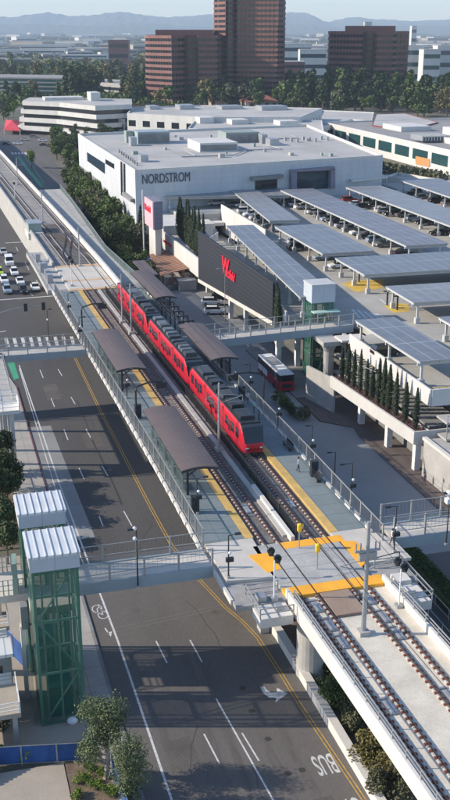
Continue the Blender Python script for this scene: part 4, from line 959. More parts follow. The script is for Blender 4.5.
# ------------------------------------------------------------------ road vehicles
def car(label, cat='car', paint_='white', van=False, suv=False, name='parked_car', group='cars'):
    r = lthing(name, label, cat, group)
    Lh = 2.3 if not van else 2.75; W = .9 if not van else 1.0
    if van: pr = [(-Lh, .35), (-Lh, 1.0), (-Lh+.1, 1.2), (-1.55, 1.35), (-.95, 2.25), (2.5, 2.35), (Lh, 2.2), (Lh, .35)]; cab = None
    else:
        hh = .12 if suv else 0
        pr = [(-Lh, .38), (-Lh, .62), (-Lh+.12, .78+hh), (-1.15, .95+hh), (1.35, 1.0+hh), (Lh-.1, .98+hh), (Lh, .85), (Lh, .38)]
    def ext(pr, w0, w1, g):
        zs = [z for _, z in pr]; zt = max(zs); n = len(pr); i = len(g.v)
        for sd in (-1, 1):
            for y, z in pr: wq = w0+(w1-w0)*max(0, (z-.7)/(zt-.7+1e-6)); g.v.append((sd*wq, y, z))
        g.f.append(tuple(i+k for k in range(n))); g.f.append(tuple(i+n+k for k in reversed(range(n))))
        for k in range(n): k2 = (k+1) % n; g.f.append((i+k, i+n+k, i+n+k2, i+k2))
        g.m += [0]*(n+2)
    g = MB(); ext(pr, W, W*.93 if not van else W*.9, g); b = g.build('body', CP[paint_], r); 
    md = b.modifiers.new('bevel', 'BEVEL'); md.width = .07; md.segments = 2
    if not van:
        top = 1.45+(.22 if suv else 0); z0 = .95+(.12 if suv else 0); rear = (1.75, 2.1) if suv else (1.0, 1.75)
        cg = [(-1.15, z0-.02), (-.45, top), (rear[0], top), (rear[1], z0-.02)]
        g = MB(); ext(cg, W*.90, W*.72, g); g.v = [(x if z < top-.05 else x, y, z) for x, y, z in g.v]; g.build('windows', 'glass', r)
        g = MB(); g.prism([(-W*.71, -.42), (W*.71, -.42), (W*.71, rear[0]-.05), (-W*.71, rear[0]-.05)], top-.01, top+.05); g.build('roof', CP[paint_], r)
    else:
        g = MB(); g.q((-.84, -1.58, 1.40), (.84, -1.58, 1.40), (.80, -1.0, 2.2), (-.80, -1.0, 2.2)); g.q((-.9, -1.62, 1.35), (-.85, -1.04, 2.15), (.85, -1.04, 2.15), (.9, -1.62, 1.35)); g.build('windscreen', 'glass', r)
        g = MB()
        for sd in (-1, 1): g.box(sd*.985, sd*1.0, -1.1, .1, 1.25, 1.95); g.box(sd*.985, sd*1.0, .3, 2.3, 1.3, 1.9)
        g.build('side_windows', 'glass', r)
    for y in (-1.42, 1.40):
        for sd in (-1, 1):
            g = MB(); g.tube([(sd*(W-.2), y, .34), (sd*(W+.02), y, .34)], .34, 12); wh = g.build('wheel', 'tyre', r)
            g = MB(); g.tube([(sd*(W+.02), y, .34), (sd*(W+.035), y, .34)], .2, 8); g.build('rim', 'rim', wh)
    for sd in (-1, 1):
        g = MB(); g.box(sd*.45, sd*.8, -Lh-.02, -Lh+.1, .62, .78); g.build('headlight', 'lampglass', r)
        g = MB(); g.box(sd*.5, sd*.82, Lh-.1, Lh+.02, .72, .86); g.build('tail_light', 'redbus', r)
    return r
used = {}
def putcar(label, loc, rz, paint_='white', van=False, suv=False, group='cars', cat='car', name='parked_car'):
    k = (van, suv)
    if k not in used:
        r = car(label, cat, paint_, van, suv, name, group); used[k] = (r, paint_)
    else:
        src, p0 = used[k]; r = copy_tree(src, label, None, None)
        for ch in r.children:
            if ch.name.startswith(('body', 'roof')): ch.data = recolor_mesh(ch.data, CP[paint_])
        r['group'] = group; r['category'] = cat; r.name = name
    place(r, loc, rz); return r
# queue at the junction, all facing the camera (front is -y)
Q = [(36, 291, 'white', 0, 0, 'white sedan alone in the lane nearest the median, first at the stop line'), (24, 294, 'black', 0, 1, 'black car at the stop line beside the lone white sedan'),
     (8, 294, 'bluegrey', 0, 1, 'pale blue grey car at the stop line at the left of the queue'), (21, 285, 'white', 0, 0, 'white car directly behind the black car in the queue'),
     (5, 284, 'white', 0, 1, 'white car behind the pale blue grey car in the queue'), (0, 276, 'lime', 0, 1, 'lime green car cut by the left edge of the picture'),
     (15, 276, 'white', 0, 1, 'white sport utility car between the white van and the black car'), (10, 266, 'white', 1, 0, 'white van in the queue, the tallest vehicle there'), (4, 255, 'silver', 0, 0, 'silver sedan behind the white van, last of the queue'),]
for u, v, p_, vn, sv, lab in Q:
    t_, s_ = TS(u, v, 0); s_ = s_+1.5; putcar(lab, T(t_, s_, .012), RZ, p_, bool(vn), bool(sv), 'cars queued at the junction', 'van' if vn else 'car', 'car' if not vn else 'van')
for u, v, p_, rz, lab in ((6, 145, 'black', 1.4, 'dark car crossing the far junction at the left edge'), (18, 144.5, 'white', 1.45, 'white car crossing the far junction beside the dark one'), (43, 141.5, 'white', 1.5, 'white car waiting on the right arm of the far junction'),
                      (44, 146, 'black', 1.5, 'dark car on the right arm of the far junction'), (29, 158, 'black', RZ, 'dark car leaving the far junction on the green laned road'), (34, 137.5, 'grey', 1.4, 'grey car behind the far junction by the pale trees'), (25, 140.5, 'silver', 1.4, 'silver car behind the far junction by the red canopy')):
    t_, s_ = TS(u, v, 0); putcar(lab, T(t_, s_, .02), rz, p_, group='cars at the far junction', name='car')
# bus
def bus():
    r = thing('city_bus', 'white and red city bus standing on the road below the parking deck footbridge', 'bus', 20, 51, 0)
    t0, t1, s0, s1 = 18.4, 20.95, 45.2, 57.2
    g = MB(); g.prism([(t0, s0+.15), (t0+.15, s0), (t1-.15, s0), (t1, s0+.15), (t1, s1-.2), (t1-.3, s1), (t0+.3, s1), (t0, s1-.2)], .32, 1.9); b = g.build('lower_body', 'redbus', r)
    g = MB(); g.prism([(t0+.02, s0+.17), (t0+.17, s0+.02), (t1-.17, s0+.02), (t1-.02, s0+.17), (t1-.02, s1-.22), (t1-.32, s1-.02), (t0+.32, s1-.02), (t0+.02, s1-.22)], 1.9, 2.95); g.build('upper_body', 'black', r)
    g = MB(); g.prism([(t0+.05, s0+.1), (t1-.05, s0+.1), (t1-.05, s1-.1), (t0+.05, s1-.1)], 2.95, 3.1); g.build('roof', 'white', r)
    g = MB(); g.box(t0+.5, t1-.5, s0+1, s0+3.6, 3.1, 3.38); g.build('roof_unit', 'white', r); g = MB(); g.box(t0+.55, t1-.55, s0+5.5, s0+9.5, 3.1, 3.3); g.build('roof_unit', 'steel', r)
    g = MB(); g.box(t0+.02, t0-.01, s0+6.5, s1-.5, .8, 1.85); g.build('white_side_panel', 'white', r)
    for k in range(6):
        for x in (t0, t1): g = MB(); g.box(x-.015, x+.015, s0+1.2+k*1.75, s0+2.7+k*1.75, 1.95, 2.8); g.build('window', 'glass', r)
    g = MB(); g.box(t0+.35, t1-.35, s0-.02, s0+.02, 1.95, 2.75); g.build('rear_window', 'glass', r)
    g = MB(); g.box(t0+.4, t1-.4, s0-.03, s0+.02, .75, 1.5); g.build('engine_grille', 'black', r)
    for x in (t0+.2, t1-.2): g = MB(); g.box(x-.12, x+.12, s0-.03, s0+.1, .9, 1.4); g.build('tail_light', 'red', r)
    g = MB(); g.box(t0+.3, t1-.3, s1-.02, s1+.02, 1.2, 2.7); g.build('windscreen', 'glass', r)
    for y in (s0+3, s1-2.6):
        for x in (t0+.12, t1-.12): g = MB(); g.tube([(x-.16, y, .48), (x+.16, y, .48)], .48, 14); g.build('wheel', 'tyre', r)
bus()
# parked cars under the black wall
for u, v, p_, rz, lab in ((215, 314, 'white', 1.35+RZ, 'white sport utility car parked below the black ribbed wall, nearest the lamp'), (212, 305, 'white', 1.35+RZ, 'white car parked behind the white sport utility car below the black wall'),
                      (222, 299, 'black', 1.35+RZ, 'dark car in shade below the black ribbed wall')):
    t_, s_ = TS(u, v, 0); putcar(lab, T(t_, s_, .02), rz, p_, suv=True, group='cars parked under the black wall')

# ------------------------------------------------------------------ people
def person(label, t, s, z, shirt, trousers, rz=0., stride=.25):
    r = lthing('person', label, 'person', None)
    me = bpy.data.meshes.new('body')
    J = [(0, 0, .95), (0, 0, 1.2), (0, 0, 1.42), (0, -.01, 1.54), (0, -.02, 1.66), (0, -.01, 1.78),
         (-.19, 0, 1.42), (-.25, .03*stride*4, 1.15), (-.24, -.1, .92), (-.24, -.14, .84), (.19, 0, 1.42), (.25, -.02, 1.15), (.24, .12, .92), (.24, .1, .84),
         (-.1, 0, .88), (-.11, -stride*.4, .48), (-.11, -stride*.5, .08), (-.11, -stride*.5-.16, .04), (.1, 0, .88), (.11, stride*.25, .48), (.11, stride*.9, .1), (.11, stride*.9-.14, .04)]
    E_ = [(0, 1), (1, 2), (2, 3), (3, 4), (4, 5), (2, 6), (6, 7), (7, 8), (8, 9), (2, 10), (10, 11), (11, 12), (12, 13), (0, 14), (14, 15), (15, 16), (16, 17), (0, 18), (18, 19), (19, 20), (20, 21)]
    rad = [.14, .13, .14, .055, .095, .06, .065, .045, .035, .03, .065, .045, .035, .03, .09, .06, .045, .035, .09, .06, .045, .035]
    me.from_pydata(J, E_, []); o = bpy.data.objects.new('body', me); C.objects.link(o); o.parent = r
    sk = o.modifiers.new('skin', 'SKIN'); ly = me.skin_vertices[0].data if me.skin_vertices else None
    if ly is None:
        bpy.context.view_layer.update(); ly = me.skin_vertices.new() if hasattr(me.skin_vertices, 'new') else None
    if ly:
        for k, q in enumerate(rad): ly[k].radius = (q, q*.8)
        ly[0].use_root = True
    sb = o.modifiers.new('sub', 'SUBSURF'); sb.levels = 1; sb.render_levels = 1
    dg = bpy.context.evaluated_depsgraph_get(); m2 = bpy.data.meshes.new_from_object(o.evaluated_get(dg)); o.modifiers.clear(); o.data = m2
    for m_ in ('skin', shirt, trousers, 'tyre'): m2.materials.append(M[m_])
    for p in m2.polygons:
        z_ = p.center.z; x_ = abs(p.center.x); p.material_index = 3 if z_ < .1 else (2 if z_ < .95 and x_ < .2 else (0 if z_ > 1.5 or (x_ > .2 and z_ < 1.12) else 1)); p.use_smooth = True
    g = MB(); g.ball((0, .02, 1.72), .115, 8, 6, (1, 1.05, 1)); g.build('hair', 'black', r, smooth=True)
    place(r, T(t, s, z), RZ+rz); return r
M['tealshirt'] = mat('teal_shirt', (.30, .55, .55), .9); M['darkcloth'] = mat('dark_cloth', (.04, .045, .06), .9); M['whitecloth'] = mat('white_cloth', (.6, .6, .62), .9)
t_, s_ = TS(29, 431, .02); person('person in dark clothes walking along the kerb by the pale bus bay slab', t_, s_, .02, 'darkcloth', 'darkcloth', 2.8)
t_, s_ = TS(254, 413, 9); person('person in a pale teal shirt walking on the right platform beside the train front', t_, s_, 9.02, 'tealshirt', 'darkcloth', .4)
t_, s_ = TS(392, 545, 9); person('person in a pale shirt and dark shorts walking onto the right footbridge', t_, s_, 8.97, 'whitecloth', 'darkcloth', 1.6)
t_, s_ = TS(248, 404, 9); person('second person farther back on the right platform in dark clothes', t_, s_, 9.02, 'whitecloth', 'darkcloth', .4)
t_, s_ = TS(195, 333, 9); person('person standing under the right platform shelter in dark clothes', t_, s_, 9.02, 'darkcloth', 'darkcloth', 1.0)
t_, s_ = TS(424, 485, .1); person('person in dark clothes standing against the grey wall by the bus pavement', t_, s_, .13, 'darkcloth', 'darkcloth', 1.2)
# litter bags / boulder at tower base
r = thing('boulder', 'round white boulder in front of the front lift tower base', 'boulder', *TS(72.5, 721, .1), .1)
t_, s_ = TS(72.5, 723, .1); g = MB(); g.ball((t_, s_, .35), .42, 12, 9, (1.1, .9, .85)); g.build('stone', 'white', r, smooth=True)
for t__, s__, lab in ((-10.4, 16.5, 'between the two left shelters'), (-10.4, -12.5, 'on the left platform before the near crossing'), (4.6, 20, 'on the right platform beside the front carriage'), (4.7, -7, 'on the right platform ahead of the train')):
    r = thing('ticket_machine', 'dark ticket machine '+lab, 'ticket machine', t__, s__, 9.02, 'ticket machines')
    g = MB(True); g.box(t__-.4, t__+.4, s__-.3, s__+.3, 9.02, 10.85); g.build('case', 'black', r); g = MB(True); g.box(t__-.3, t__+.3, s__-.33, s__-.30, 10.1, 10.6); g.build('screen', 'glassblue', r)
for t__, s__, sh, lab in ((-9.2, 14.2, 'whitecloth', 'person in a white shirt waiting between the two left platform shelters'), (-9.5, 48.5, 'darkcloth', 'person in dark clothes on the left platform beyond the far shelter'), (3.9, 10.5, 'darkcloth', 'person in dark clothes near the black arm on the right platform'), (3.4, -5.5, 'whitecloth', 'person in a white top on the right platform ahead of the train')):
    person(lab, t__+B(s__), s__, 9.02, sh, 'darkcloth', 1.1)
# bench and bins
for u, v, lab in ((297, 447, 'dark bench by the right platform fence beyond the lamp'), (325, 478, 'dark bench by the right platform fence nearest the crossing')):
    t_, s_ = TS(u, v, 9); t_ = min(t_, 4.6); r = thing('bench', lab, 'bench', t_, s_, 9, 'benches on the right platform')
    g = MB(); g.box(t_-.3, t_+.3, s_-1.2, s_+1.2, 9.4, 9.48); g.build('seat', 'black', r); g = MB(); g.box(t_+.25, t_+.3, s_-1.2, s_+1.2, 9.48, 9.95); g.build('backrest', 'black', r)
    for y in (-1, 1): g = MB(); g.box(t_-.25, t_+.28, s_+y-.04, s_+y+.04, 9.02, 9.4); g.build('leg', 'black', r)
for i, (u, v) in enumerate(((313, 402), (322, 410), (331, 414), (306, 398))):
    t_, s_ = TS(u-27, v+6, .1); t_ = max(t_, 7.2); bush(('dark leafy shrub by the bus road below the platform fence, ' + ('second', 'third', 'nearest the camera', 'farthest')[i]) + ' of four', t_, s_, 1.3, 2.2, ('leaf', 'leafdark', 'leafolive', 'leaf')[i], 60+i, 1100, .13, 'shrubs by the bus road')

# ------------------------------------------------------------------ parking deck and mall
W2 = lambda u, v, z: TS(u, v, z)
pA, pB = TS(198, 231, 14.3), TS(273, 283, 14.3)          # black wall, far and near top corners
r = thing('black_wall', 'huge black ribbed wall with a red sign below the parking deck', 'wall', pB[0], pB[1], 4)
g = MB(); dd = .45; poly = [pA, pB, (pB[0]+dd, pB[1]), (pA[0]+dd, pA[1])]
zb = lambda p: 7.4 if p[1] < (pA[1]+pB[1])/2 else 3.6
g.prism(poly, zb, 14.3); g.build('cladding', 'ribbed', r)
g = MB(); e = .12; g.prism([(pA[0]-e, pA[1]+.1), (pB[0]-e, pB[1]-.1), (pB[0]+dd+e, pB[1]-.1), (pA[0]+dd+e, pA[1]+.1)], lambda p: zb(p)-.75, lambda p: zb(p)-.01); g.build('bottom_fascia', 'conc_white', r)
ang = math.atan2(pB[1]-pA[1], pB[0]-pA[0])
def on_wall(u, v):
    # point of the wall plane seen at (u,v)
    best = None
    for k in range(200):
        q = k/199; p = (pA[0]+(pB[0]-pA[0])*q, pA[1]+(pB[1]-pA[1])*q); w_ = T(*p, 0); x = PY(u, v, w_[1])
        d = abs(x[0]-w_[0])
        if best is None or d < best[0]: best = (d, p, x[2])
    return best[1], best[2]
p_, z_ = on_wall(222.6, 272)
text('lettering', 'W', r, (p_[0]-OFF[r.name][0]-.14, p_[1]-OFF[r.name][1], z_-4), R(90), ang, 5.0, 'redsign', sx=.95, ext=.1, bold=.07, shear=.1)
p2_, z2_ = on_wall(226.2, 275)
text('lettering', 'estfield', r, (p2_[0]-OFF[r.name][0]-.14, p2_[1]-OFF[r.name][1], z2_-4), R(90), ang, 2.5, 'redsign', sx=.9, ext=.1, bold=.06, shear=.3)
# columns under the edge
cm = lambda t, s, z1, w_=.5, lab='white square column', gr='white columns under the parking deck': None
cl = [((165, 300), 5), ((228, 333), 6), ((300, 352), 8)]
CL = [(231, 318, 5.5, 'white column below the middle of the black ribbed wall'), (246, 330, 6.2, 'white column below the near end of the black ribbed wall'), (208, 292, 4, 'white column below the far end of the black ribbed wall'),
      (415.5, 470, 5.0, 'white column below the cypress planter, nearest the camera'), (388, 447, 5.0, 'white column below the middle of the cypress planter'), (361, 424, 5.0, 'white column below the far part of the cypress planter'),
      (278, 372, 6, 'white column behind the bus'), (297, 366, 6, 'white column under the deck between the bus and the lift')]
for u, v, z1, lab in CL:
    t_, s_ = TS(u, v, 0); r = thing('column', lab, 'column', t_, s_, 0, 'white columns under the parking deck')
    g = MB(); g.box(t_-.42, t_+.42, s_-.42, s_+.42, -.02, z1); g.build('shaft', 'white', r); g = MB(); g.box(t_-.5, t_+.5, s_-.5, s_+.5, z1-.25, z1+.02); g.build('head', 'conc', r)
# deck
DZ = 10.2
wl_ = [(27.7, 10.6), (27.75, 30), (27.9, 38.5), (32.5, 41), (32.5, 47), (30.2, 50.2), (29.8, 54), (22.6, 54), (pB[0]+.6, pB[1]), (pA[0]+.6, pA[1]), (40.0, 119.5), (40.2, 158), (30, 158), (27, 186), (104, 186), (104, 200), (190, 200), (190, 10.6)]
r = thing('parking_deck', 'large pale rooftop parking deck with white parapets beside the mall', 'parking deck', 60, 60, DZ)
g = MB(); g.prism(wl_, DZ-.9, DZ); g.build('slab', 'deck', r)
def parapet(pts, h=1.05, w_=.25, m='mallwhite', z=DZ, nm='parapet', drop=.95):
    for a, b in zip(pts, pts[1:]):
        d = Vector((b[0]-a[0], b[1]-a[1])); d.normalize(); n = Vector((-d.y, d.x))*w_/2; g = MB()
        g.prism([(a[0]-n.x, a[1]-n.y), (b[0]-n.x, b[1]-n.y), (b[0]+n.x, b[1]+n.y), (a[0]+n.x, a[1]+n.y)], z-drop, z+h); g.build(nm, m, r)
parapet([(27.6, 10.45), (27.62, 38.5)], drop=1.3); parapet([(27.75, 10.45), (90, 10.45)], drop=1.3)
parapet([(22.4, 54), (pB[0]+.75, pB[1]-.3)]); parapet([(pA[0]+.7, pA[1]+.2), (30.8, 128)]); parapet([(39.9, 119.5), (40.1, 158)], h=2.6, drop=4.5)
g = MB()
for k in range(20): g.box(29.0+k*1.1, 29.1+k*1.1, 10.9, 11.0, 10.2, 11.3)
g.box(28.3, 50, 10.9, 10.98, 11.25, 11.35); g.build('yellow_rail', mat('yellow_rail', (.55, .38, .10), .7), r)
g = MB()
for t_ in range(34, 130, 16):
    for s_ in range(14, 180, 16): g.box(t_-.35, t_+.35, s_-.35, s_+.35, .1, DZ-.9)
g.build('inner_columns', 'conc', r)['kind'] = 'stuff'
g = MB(); g.prism([(34, 14), (190, 14), (190, 185), (60, 185), (44, 110)], 5.0, 5.4); g.build('middle_slab', 'conc_dark', r)
g = MB(); g.prism([(28.5, 12), (34, 12), (34, 42), (28.5, 42)], 5.0, 5.4); g.build('middle_slab', 'conc_dark', r)
g = MB(); g.prism([(38, 30), (40, 30), (40, 100), (38, 100)], .1, 9.3); g.build('inner_wall', 'conc_dark', r)
# ramp level beside the deck
g = MB(); g.prism([(31, 119.8), (39.6, 119.8), (39.8, 157.5), (33.5, 157.5)], 4.6, 5.0); g.build('ramp_slab', 'deck', r)
g = MB(); g.prism([(30.4, 128), (33.3, 157.8), (39.7, 157.8), (39.7, 153.8), (33, 153.8), (31, 128)], 7.9, 8.7); g.build('ramp_beam', 'mallwhite', r)
g = MB(); g.box(29.5, 40, 158.2, 158.6, 8.0, 11.4); g.build('parapet', 'mallwhite', r)
# painted bays
g = MB()
def Ld(pts, w_=.12): line(g, pts, w_, DZ+.012)
for t_ in (46, 57, 73, 84, 95):
    s_ = 60
    while s_ < 176: Ld([(t_, s_), (t_+5, s_)]); s_ += 2.7
    Ld([(t_, 60), (t_, 176)]) if False else None
for k in range(5): Ld([TS(352+k*6, 309+k*1.2, DZ), TS(360+k*6.3, 318, DZ)], .5)
Ld([TS(402, 325, DZ), TS(412, 330, DZ)], .6); Ld([TS(380, 299, DZ), TS(386, 304, DZ)], .4)
for a, b in (((362, 366), (376, 372)), ((395, 372), (420, 368)), ((388, 356), (408, 356))): Ld([TS(*a, DZ), TS(*b, DZ)], .15)
g.build('bay_markings', 'roadwhite', r)['kind'] = 'stuff'
g = MB(); yel = [[(342, 284), (352, 281), (384, 279), (382, 288), (356, 292)], [(384, 306), (392, 303), (408, 304), (410, 311), (394, 313)], [(372, 288), (392, 287), (404, 296), (384, 299)]]
m_y = mat('deck_yellow', (.62, .42, .08), .8, .14, 8)
for p in yel[:2]: g = MB(); g.prism([TS(u, v, DZ) for u, v in p], DZ-.01, DZ+.010); g.build('yellow_hatch', m_y, r)
# planter level with cypresses
r = thing('cypress_planter', 'long white planter ledge carrying the row of cypresses beside the parking deck', 'planter', 26, 20, 4)
a, b = (25.2, 9.6), (23.2, 34.5)
g = MB(); g.prism([a, b, (27.5, 34.5), (27.5, 9.6)], 4.4, 5.0); g.build('slab', 'conc', r)
g = MB(); g.prism([(a[0]-.3, a[1]-.15), (b[0]-.3, b[1]), b, a], 4.2, 6.0); g.build('front_wall', 'mallwhite', r)
g = MB(); g.prism([(a[0]-.3, a[1]-.4), (a[0]-.3, a[1]-.16), (33, a[1]-.16), (33, a[1]-.4)], 4.2, 6.0); g.build('end_wall', 'mallwhite', r)
g = MB(); g.prism([a, b, (b[0]+2.0, b[1]), (a[0]+2.0, a[1])], 5.0, 5.65); g.build('soil', 'soil', r)
g = MB(); g.prism([(a[0]+2.0, a[1]), (b[0]+2, b[1]), (b[0]+2.15, b[1]), (a[0]+2.15, a[1])], 5, 5.9); g.build('back_curb', 'mallwhite', r)
rf = lambda rnd: ((lambda q: (a[0]+(b[0]-a[0])*q+rnd.uniform(0, 1.9), a[1]+(b[1]-a[1])*q, 5.7+rnd.uniform(0, .35)))(rnd.random()), 1)
leafcloud(rf, 1800, .12, 9).build('ground_shrubs', 'pinkflower', r)['kind'] = 'stuff'
# levels behind the cypresses
r = thing('deck_side_stair', 'grey stair and landings at the near corner of the parking deck', 'stair', 30, 8, 0)
for z in (5.6, 7.9): g = MB(); g.box(28.2, 36, 6.5, 9.6, z-.25, z); g.build('landing', 'conc', r)
g = MB()
for k in range(14): g.box(30+k*.35, 30.4+k*.35, 3.6, 6.2, 7.7-k*.2, 7.9-k*.2)
for k in range(14): g.box(30+k*.35, 30.4+k*.35, .5, 3.2, 5.4-k*.2, 5.6-k*.2)
g.build('flight', 'conc', r)
g = MB()
for s_ in (3.6, 6.2, .5, 3.2):
    z = 7.9 if s_ > 3.4 else 5.6; g.bar((30, s_, z+1), (35, s_, z-1.8), .08)
g.bar((28.2, 6.5, 8.9), (36, 6.5, 8.9), .08); g.bar((28.2, 6.5, 6.6), (36, 6.5, 6.6), .08)
for k in range(5): g.box(28.2+k*1.6, 28.3+k*1.6, 6.5, 6.6, 5.6, 8.9)
g.build('railing', 'railing', r)
r = thing('retaining_building', 'plain grey concrete building wall at the right edge beside the bus pavement', 'wall', 27, 0, 0)
g = MB(); g.prism([(25.9, 8.2), (26.2, -13), (60, -13), (60, 8.2)], -.02, 5.2); g.build('wall', 'conc', r)
g = MB(); g.prism([(25.7, 8.3), (26.0, -13.1), (26.5, -13.1), (26.3, 8.3)], 5.2, 5.6); g.build('coping', 'conc_white', r)
g = MB(); g.box(25.6, 25.88, -1.2, .2, .1, 2.4); g.build('door', 'railing', r)
r = thing('bus_station_wall', 'long dim concrete wall set back behind the white columns of the bus pavement', 'wall', 29, 25, 0)
g = MB(); g.prism([(27.9, 36.5), (28.3, 9.8), (28.9, 9.8), (28.5, 36.5)], -.02, 4.4); g.build('wall', 'conc_dark', r)
g = MB(); g.prism([(21.6, 41.5), (23.3, 33.8), (23.6, 33.8), (22.0, 41.5)], -.02, 5.6); g.build('corner_wall', 'conc', r)

# solar canopies
for k_, c_ in enumerate(((.145, .15, .165), (.20, .205, .215), (.165, .175, .20))):
    M['solar%d' % k_] = stripes(stripes(stripes(mat('solar_panels_tone', c_, .36+.06*k_, .16, 4, spec=.6), 1, 1.05, .035, (.26, .27, .28)), 0, 2.1, .10, (.36, .37, .38)), 1, 8.4, .2, (.36, .37, .38))
_sk = [0]
def canopy(label, c0, c1, width, z=13.9, ends=True, tilt=0., sidecols=True, ndiv=None):
    """c0 near-left, c1 far-left corner in line coordinates; width to the right."""
    d = Vector((c1[0]-c0[0], c1[1]-c0[1])); L = d.length; a = math.atan2(d.y, d.x)-math.pi/2
    r = bpy.data.objects.new('solar_canopy', None); C.objects.link(r); r.location = T(c0[0], c0[1], DZ); r.rotation_euler = (0, 0, RZ+a)
    tag(r, label, 'solar canopy', 'solar canopies over the parking deck'); OFF[r.name] = (0, 0, 0)
    zz = z-DZ; zf = lambda p: zz+tilt*p[0]/width
    g = MB(); g.prism([(0, 0), (width, 0), (width, L), (0, L)], zf, lambda p: zf(p)+.10); g.build('panels', 'solar%d' % (_sk[0] % 3), r); _sk[0] += 1
    g = MB()
    for x in (.25, width*.5, width-.25): g.prism([(x-.12, .1), (x+.12, .1), (x+.12, L-.1), (x-.12, L-.1)], lambda p: zf(p)-.34, lambda p: zf(p)-.01)
    k = .3
    while k < L: g.prism([(.1, k-.06), (width-.1, k-.06), (width-.1, k+.06), (.1, k+.06)], lambda p: zf(p)-.22, lambda p: zf(p)-.012); k += 2.0
    g.build('frame', 'canopysteel', r)
    n = max(1, round(L/9.5))
    for k in range(n+1):
        y = .8+(L-1.6)*k/n
        for x in ((.8,) if width < 8 else (1.2, width-1.6)):
            g = MB(); g.box(x-.15, x+.15, y-.15, y+.15, 0, zz+tilt*x/width-.34); g.box(x-.38, x+.38, y-.38, y+.38, 0, 1.0); g.build('post', 'canopysteel', r)
        g = MB(); g.prism([(.1, y-.11), (width-.1, y-.11), (width-.1, y+.11), (.1, y+.11)], lambda p: zf(p)-.75, lambda p: zf(p)-.34); g.build('crossbeam', 'canopysteel', r)
    return r
cA0, cA1 = TS(302, 301, 13.9), TS(226, 226, 13.9)
canopy('solar canopy directly behind the black ribbed wall', (24.2, 52.5), cA1, 6.3)
canopy('narrow solar canopy between the white ramp wall and the long middle canopy', (42.2, 124), (47.4, 174), 7.4)
canopy('longest solar canopy running down the middle of the deck from the store entrance', (60.1, 88), (60.6, 171), 9.8)
canopy('solar canopy just in front of the narrow one, above the lone dark car', (40.6, 85.2), (41.1, 117), 11.3)
canopy('wide solar canopy at right with a pale line along its length', (79.7, 86), (80.3, 171), 10.8)
canopy('solar canopy in the far right corner of the deck by the white entrance roof', (99, 112), (101.4, 181), 12.8)
canopy('broad crosswise solar canopy above the yellow hatched pavement', (41.2, 65.3), (41.5, 80.7), 46, tilt=0)
canopy('crosswise solar canopy at the right edge, second from the near corner', (40.8, 43.9), (41.2, 55.9), 40)
canopy('crosswise solar canopy at the right edge, smallest visible piece', (40.3, 23.0), (40.5, 34.6), 34)
canopy('solar canopy over the near corner of the deck above the cypresses', (27.6, 14.3), (27.4, 36.4), 6.6)
canopy('thin solar canopy along the store wall at the left end of the deck', TS(165, 197, 13.5), TS(164, 190, 13.5), 34, z=13.5)
# cars on the deck
rnd = random.Random(5)
cars_deck = [(365, 186+3, 'white'), (357, 184+3, 'red'), (405, 205, 'black'), (250, 198+3, 'silver')]
DC = [(243, 207, 'white', 'white car at the far left end of the ramp wall'), (252, 209, 'grey', 'grey car beside the white one by the ramp wall'), (262, 221, 'black', 'dark car under the narrow canopy beside the ramp wall'), (268, 223, 'black', 'black car under the near end of the narrow canopy'),
      (290, 203, 'grey', 'grey car under the far end of the longest canopy'), (300, 206, 'red', 'dark red car under the longest canopy'), (307, 209, 'silver', 'silver car under the longest canopy beside the dark red one'), (315, 214, 'white', 'white car under the middle of the longest canopy'), (322, 218, 'black', 'black car beside the white one under the longest canopy'), (333, 222, 'grey', 'grey car under the near half of the longest canopy'),
      (297, 250, 'black', 'lone black car under the canopy in front of the narrow one'), (369, 238, 'black', 'black sport utility car under the near end of the longest canopy'),
      (349, 202, 'red', 'dark red car under the far end of the wide right canopy'), (356, 206, 'white', 'white car under the far end of the wide right canopy'), (364, 209, 'black', 'black car under the far part of the wide right canopy'), (384, 213, 'silver', 'silver car under the middle of the wide right canopy'), (392, 216, 'black', 'dark car next to the silver one under the wide right canopy'), (438, 235, 'black', 'black car under the near end of the wide right canopy'),
      (412, 197, 'black', 'black car under the far right corner canopy'), (420, 199, 'grey', 'grey car under the far right corner canopy'), (436, 203, 'black', 'dark car nearest the right edge under the corner canopy'), (331, 214, 'black', 'black car half hidden behind the longest canopy posts'),
      (386, 355, 'black', 'dark car in shade under the canopy above the cypresses'), (216, 205, 'white', 'white car by the store wall at the left end of the deck'), (205, 205, 'black', 'dark car by the store wall at the left end of the deck')]
for i, (u, v, p_, lab) in enumerate(DC):
    t_, s_ = TS(u, v, DZ); putcar(lab, T(t_, s_, DZ), RZ+math.pi/2+rnd.choice((0, math.pi)), p_, suv=(i % 2 == 0), group='cars parked on the deck')
rows = [(63.5, 96, 166, 4.9, 'under the longest canopy'), (84.5, 92, 168, 6.1, 'under the wide right canopy'), (46.6, 130, 170, 5.5, 'under the narrow canopy'), (104.5, 118, 178, 7.3, 'under the far right corner canopy'), (45.5, 88, 115, 8.5, 'under the canopy before the narrow one')]
for t_, a, b, st, lab in rows:
    y = a; k = 0
    while y < b:
        k += 1
        if rnd.random() < .8:
            cn, cp_ = rnd.choice((('black', 'black'), ('dark grey', 'grey'), ('black', 'black'), ('white', 'white'), ('silver', 'silver'), ('blue grey', 'bluegrey')))
            putcar('%s car %s, number %s from the near end' % (cn, lab, 'one two three four five six seven eight nine ten eleven twelve thirteen fourteen fifteen sixteen'.split()[k-1]), T(t_, y, DZ), RZ+math.pi/2+rnd.choice((0, math.pi)), cp_, suv=rnd.random() < .5, group='cars parked on the deck')
        y += st
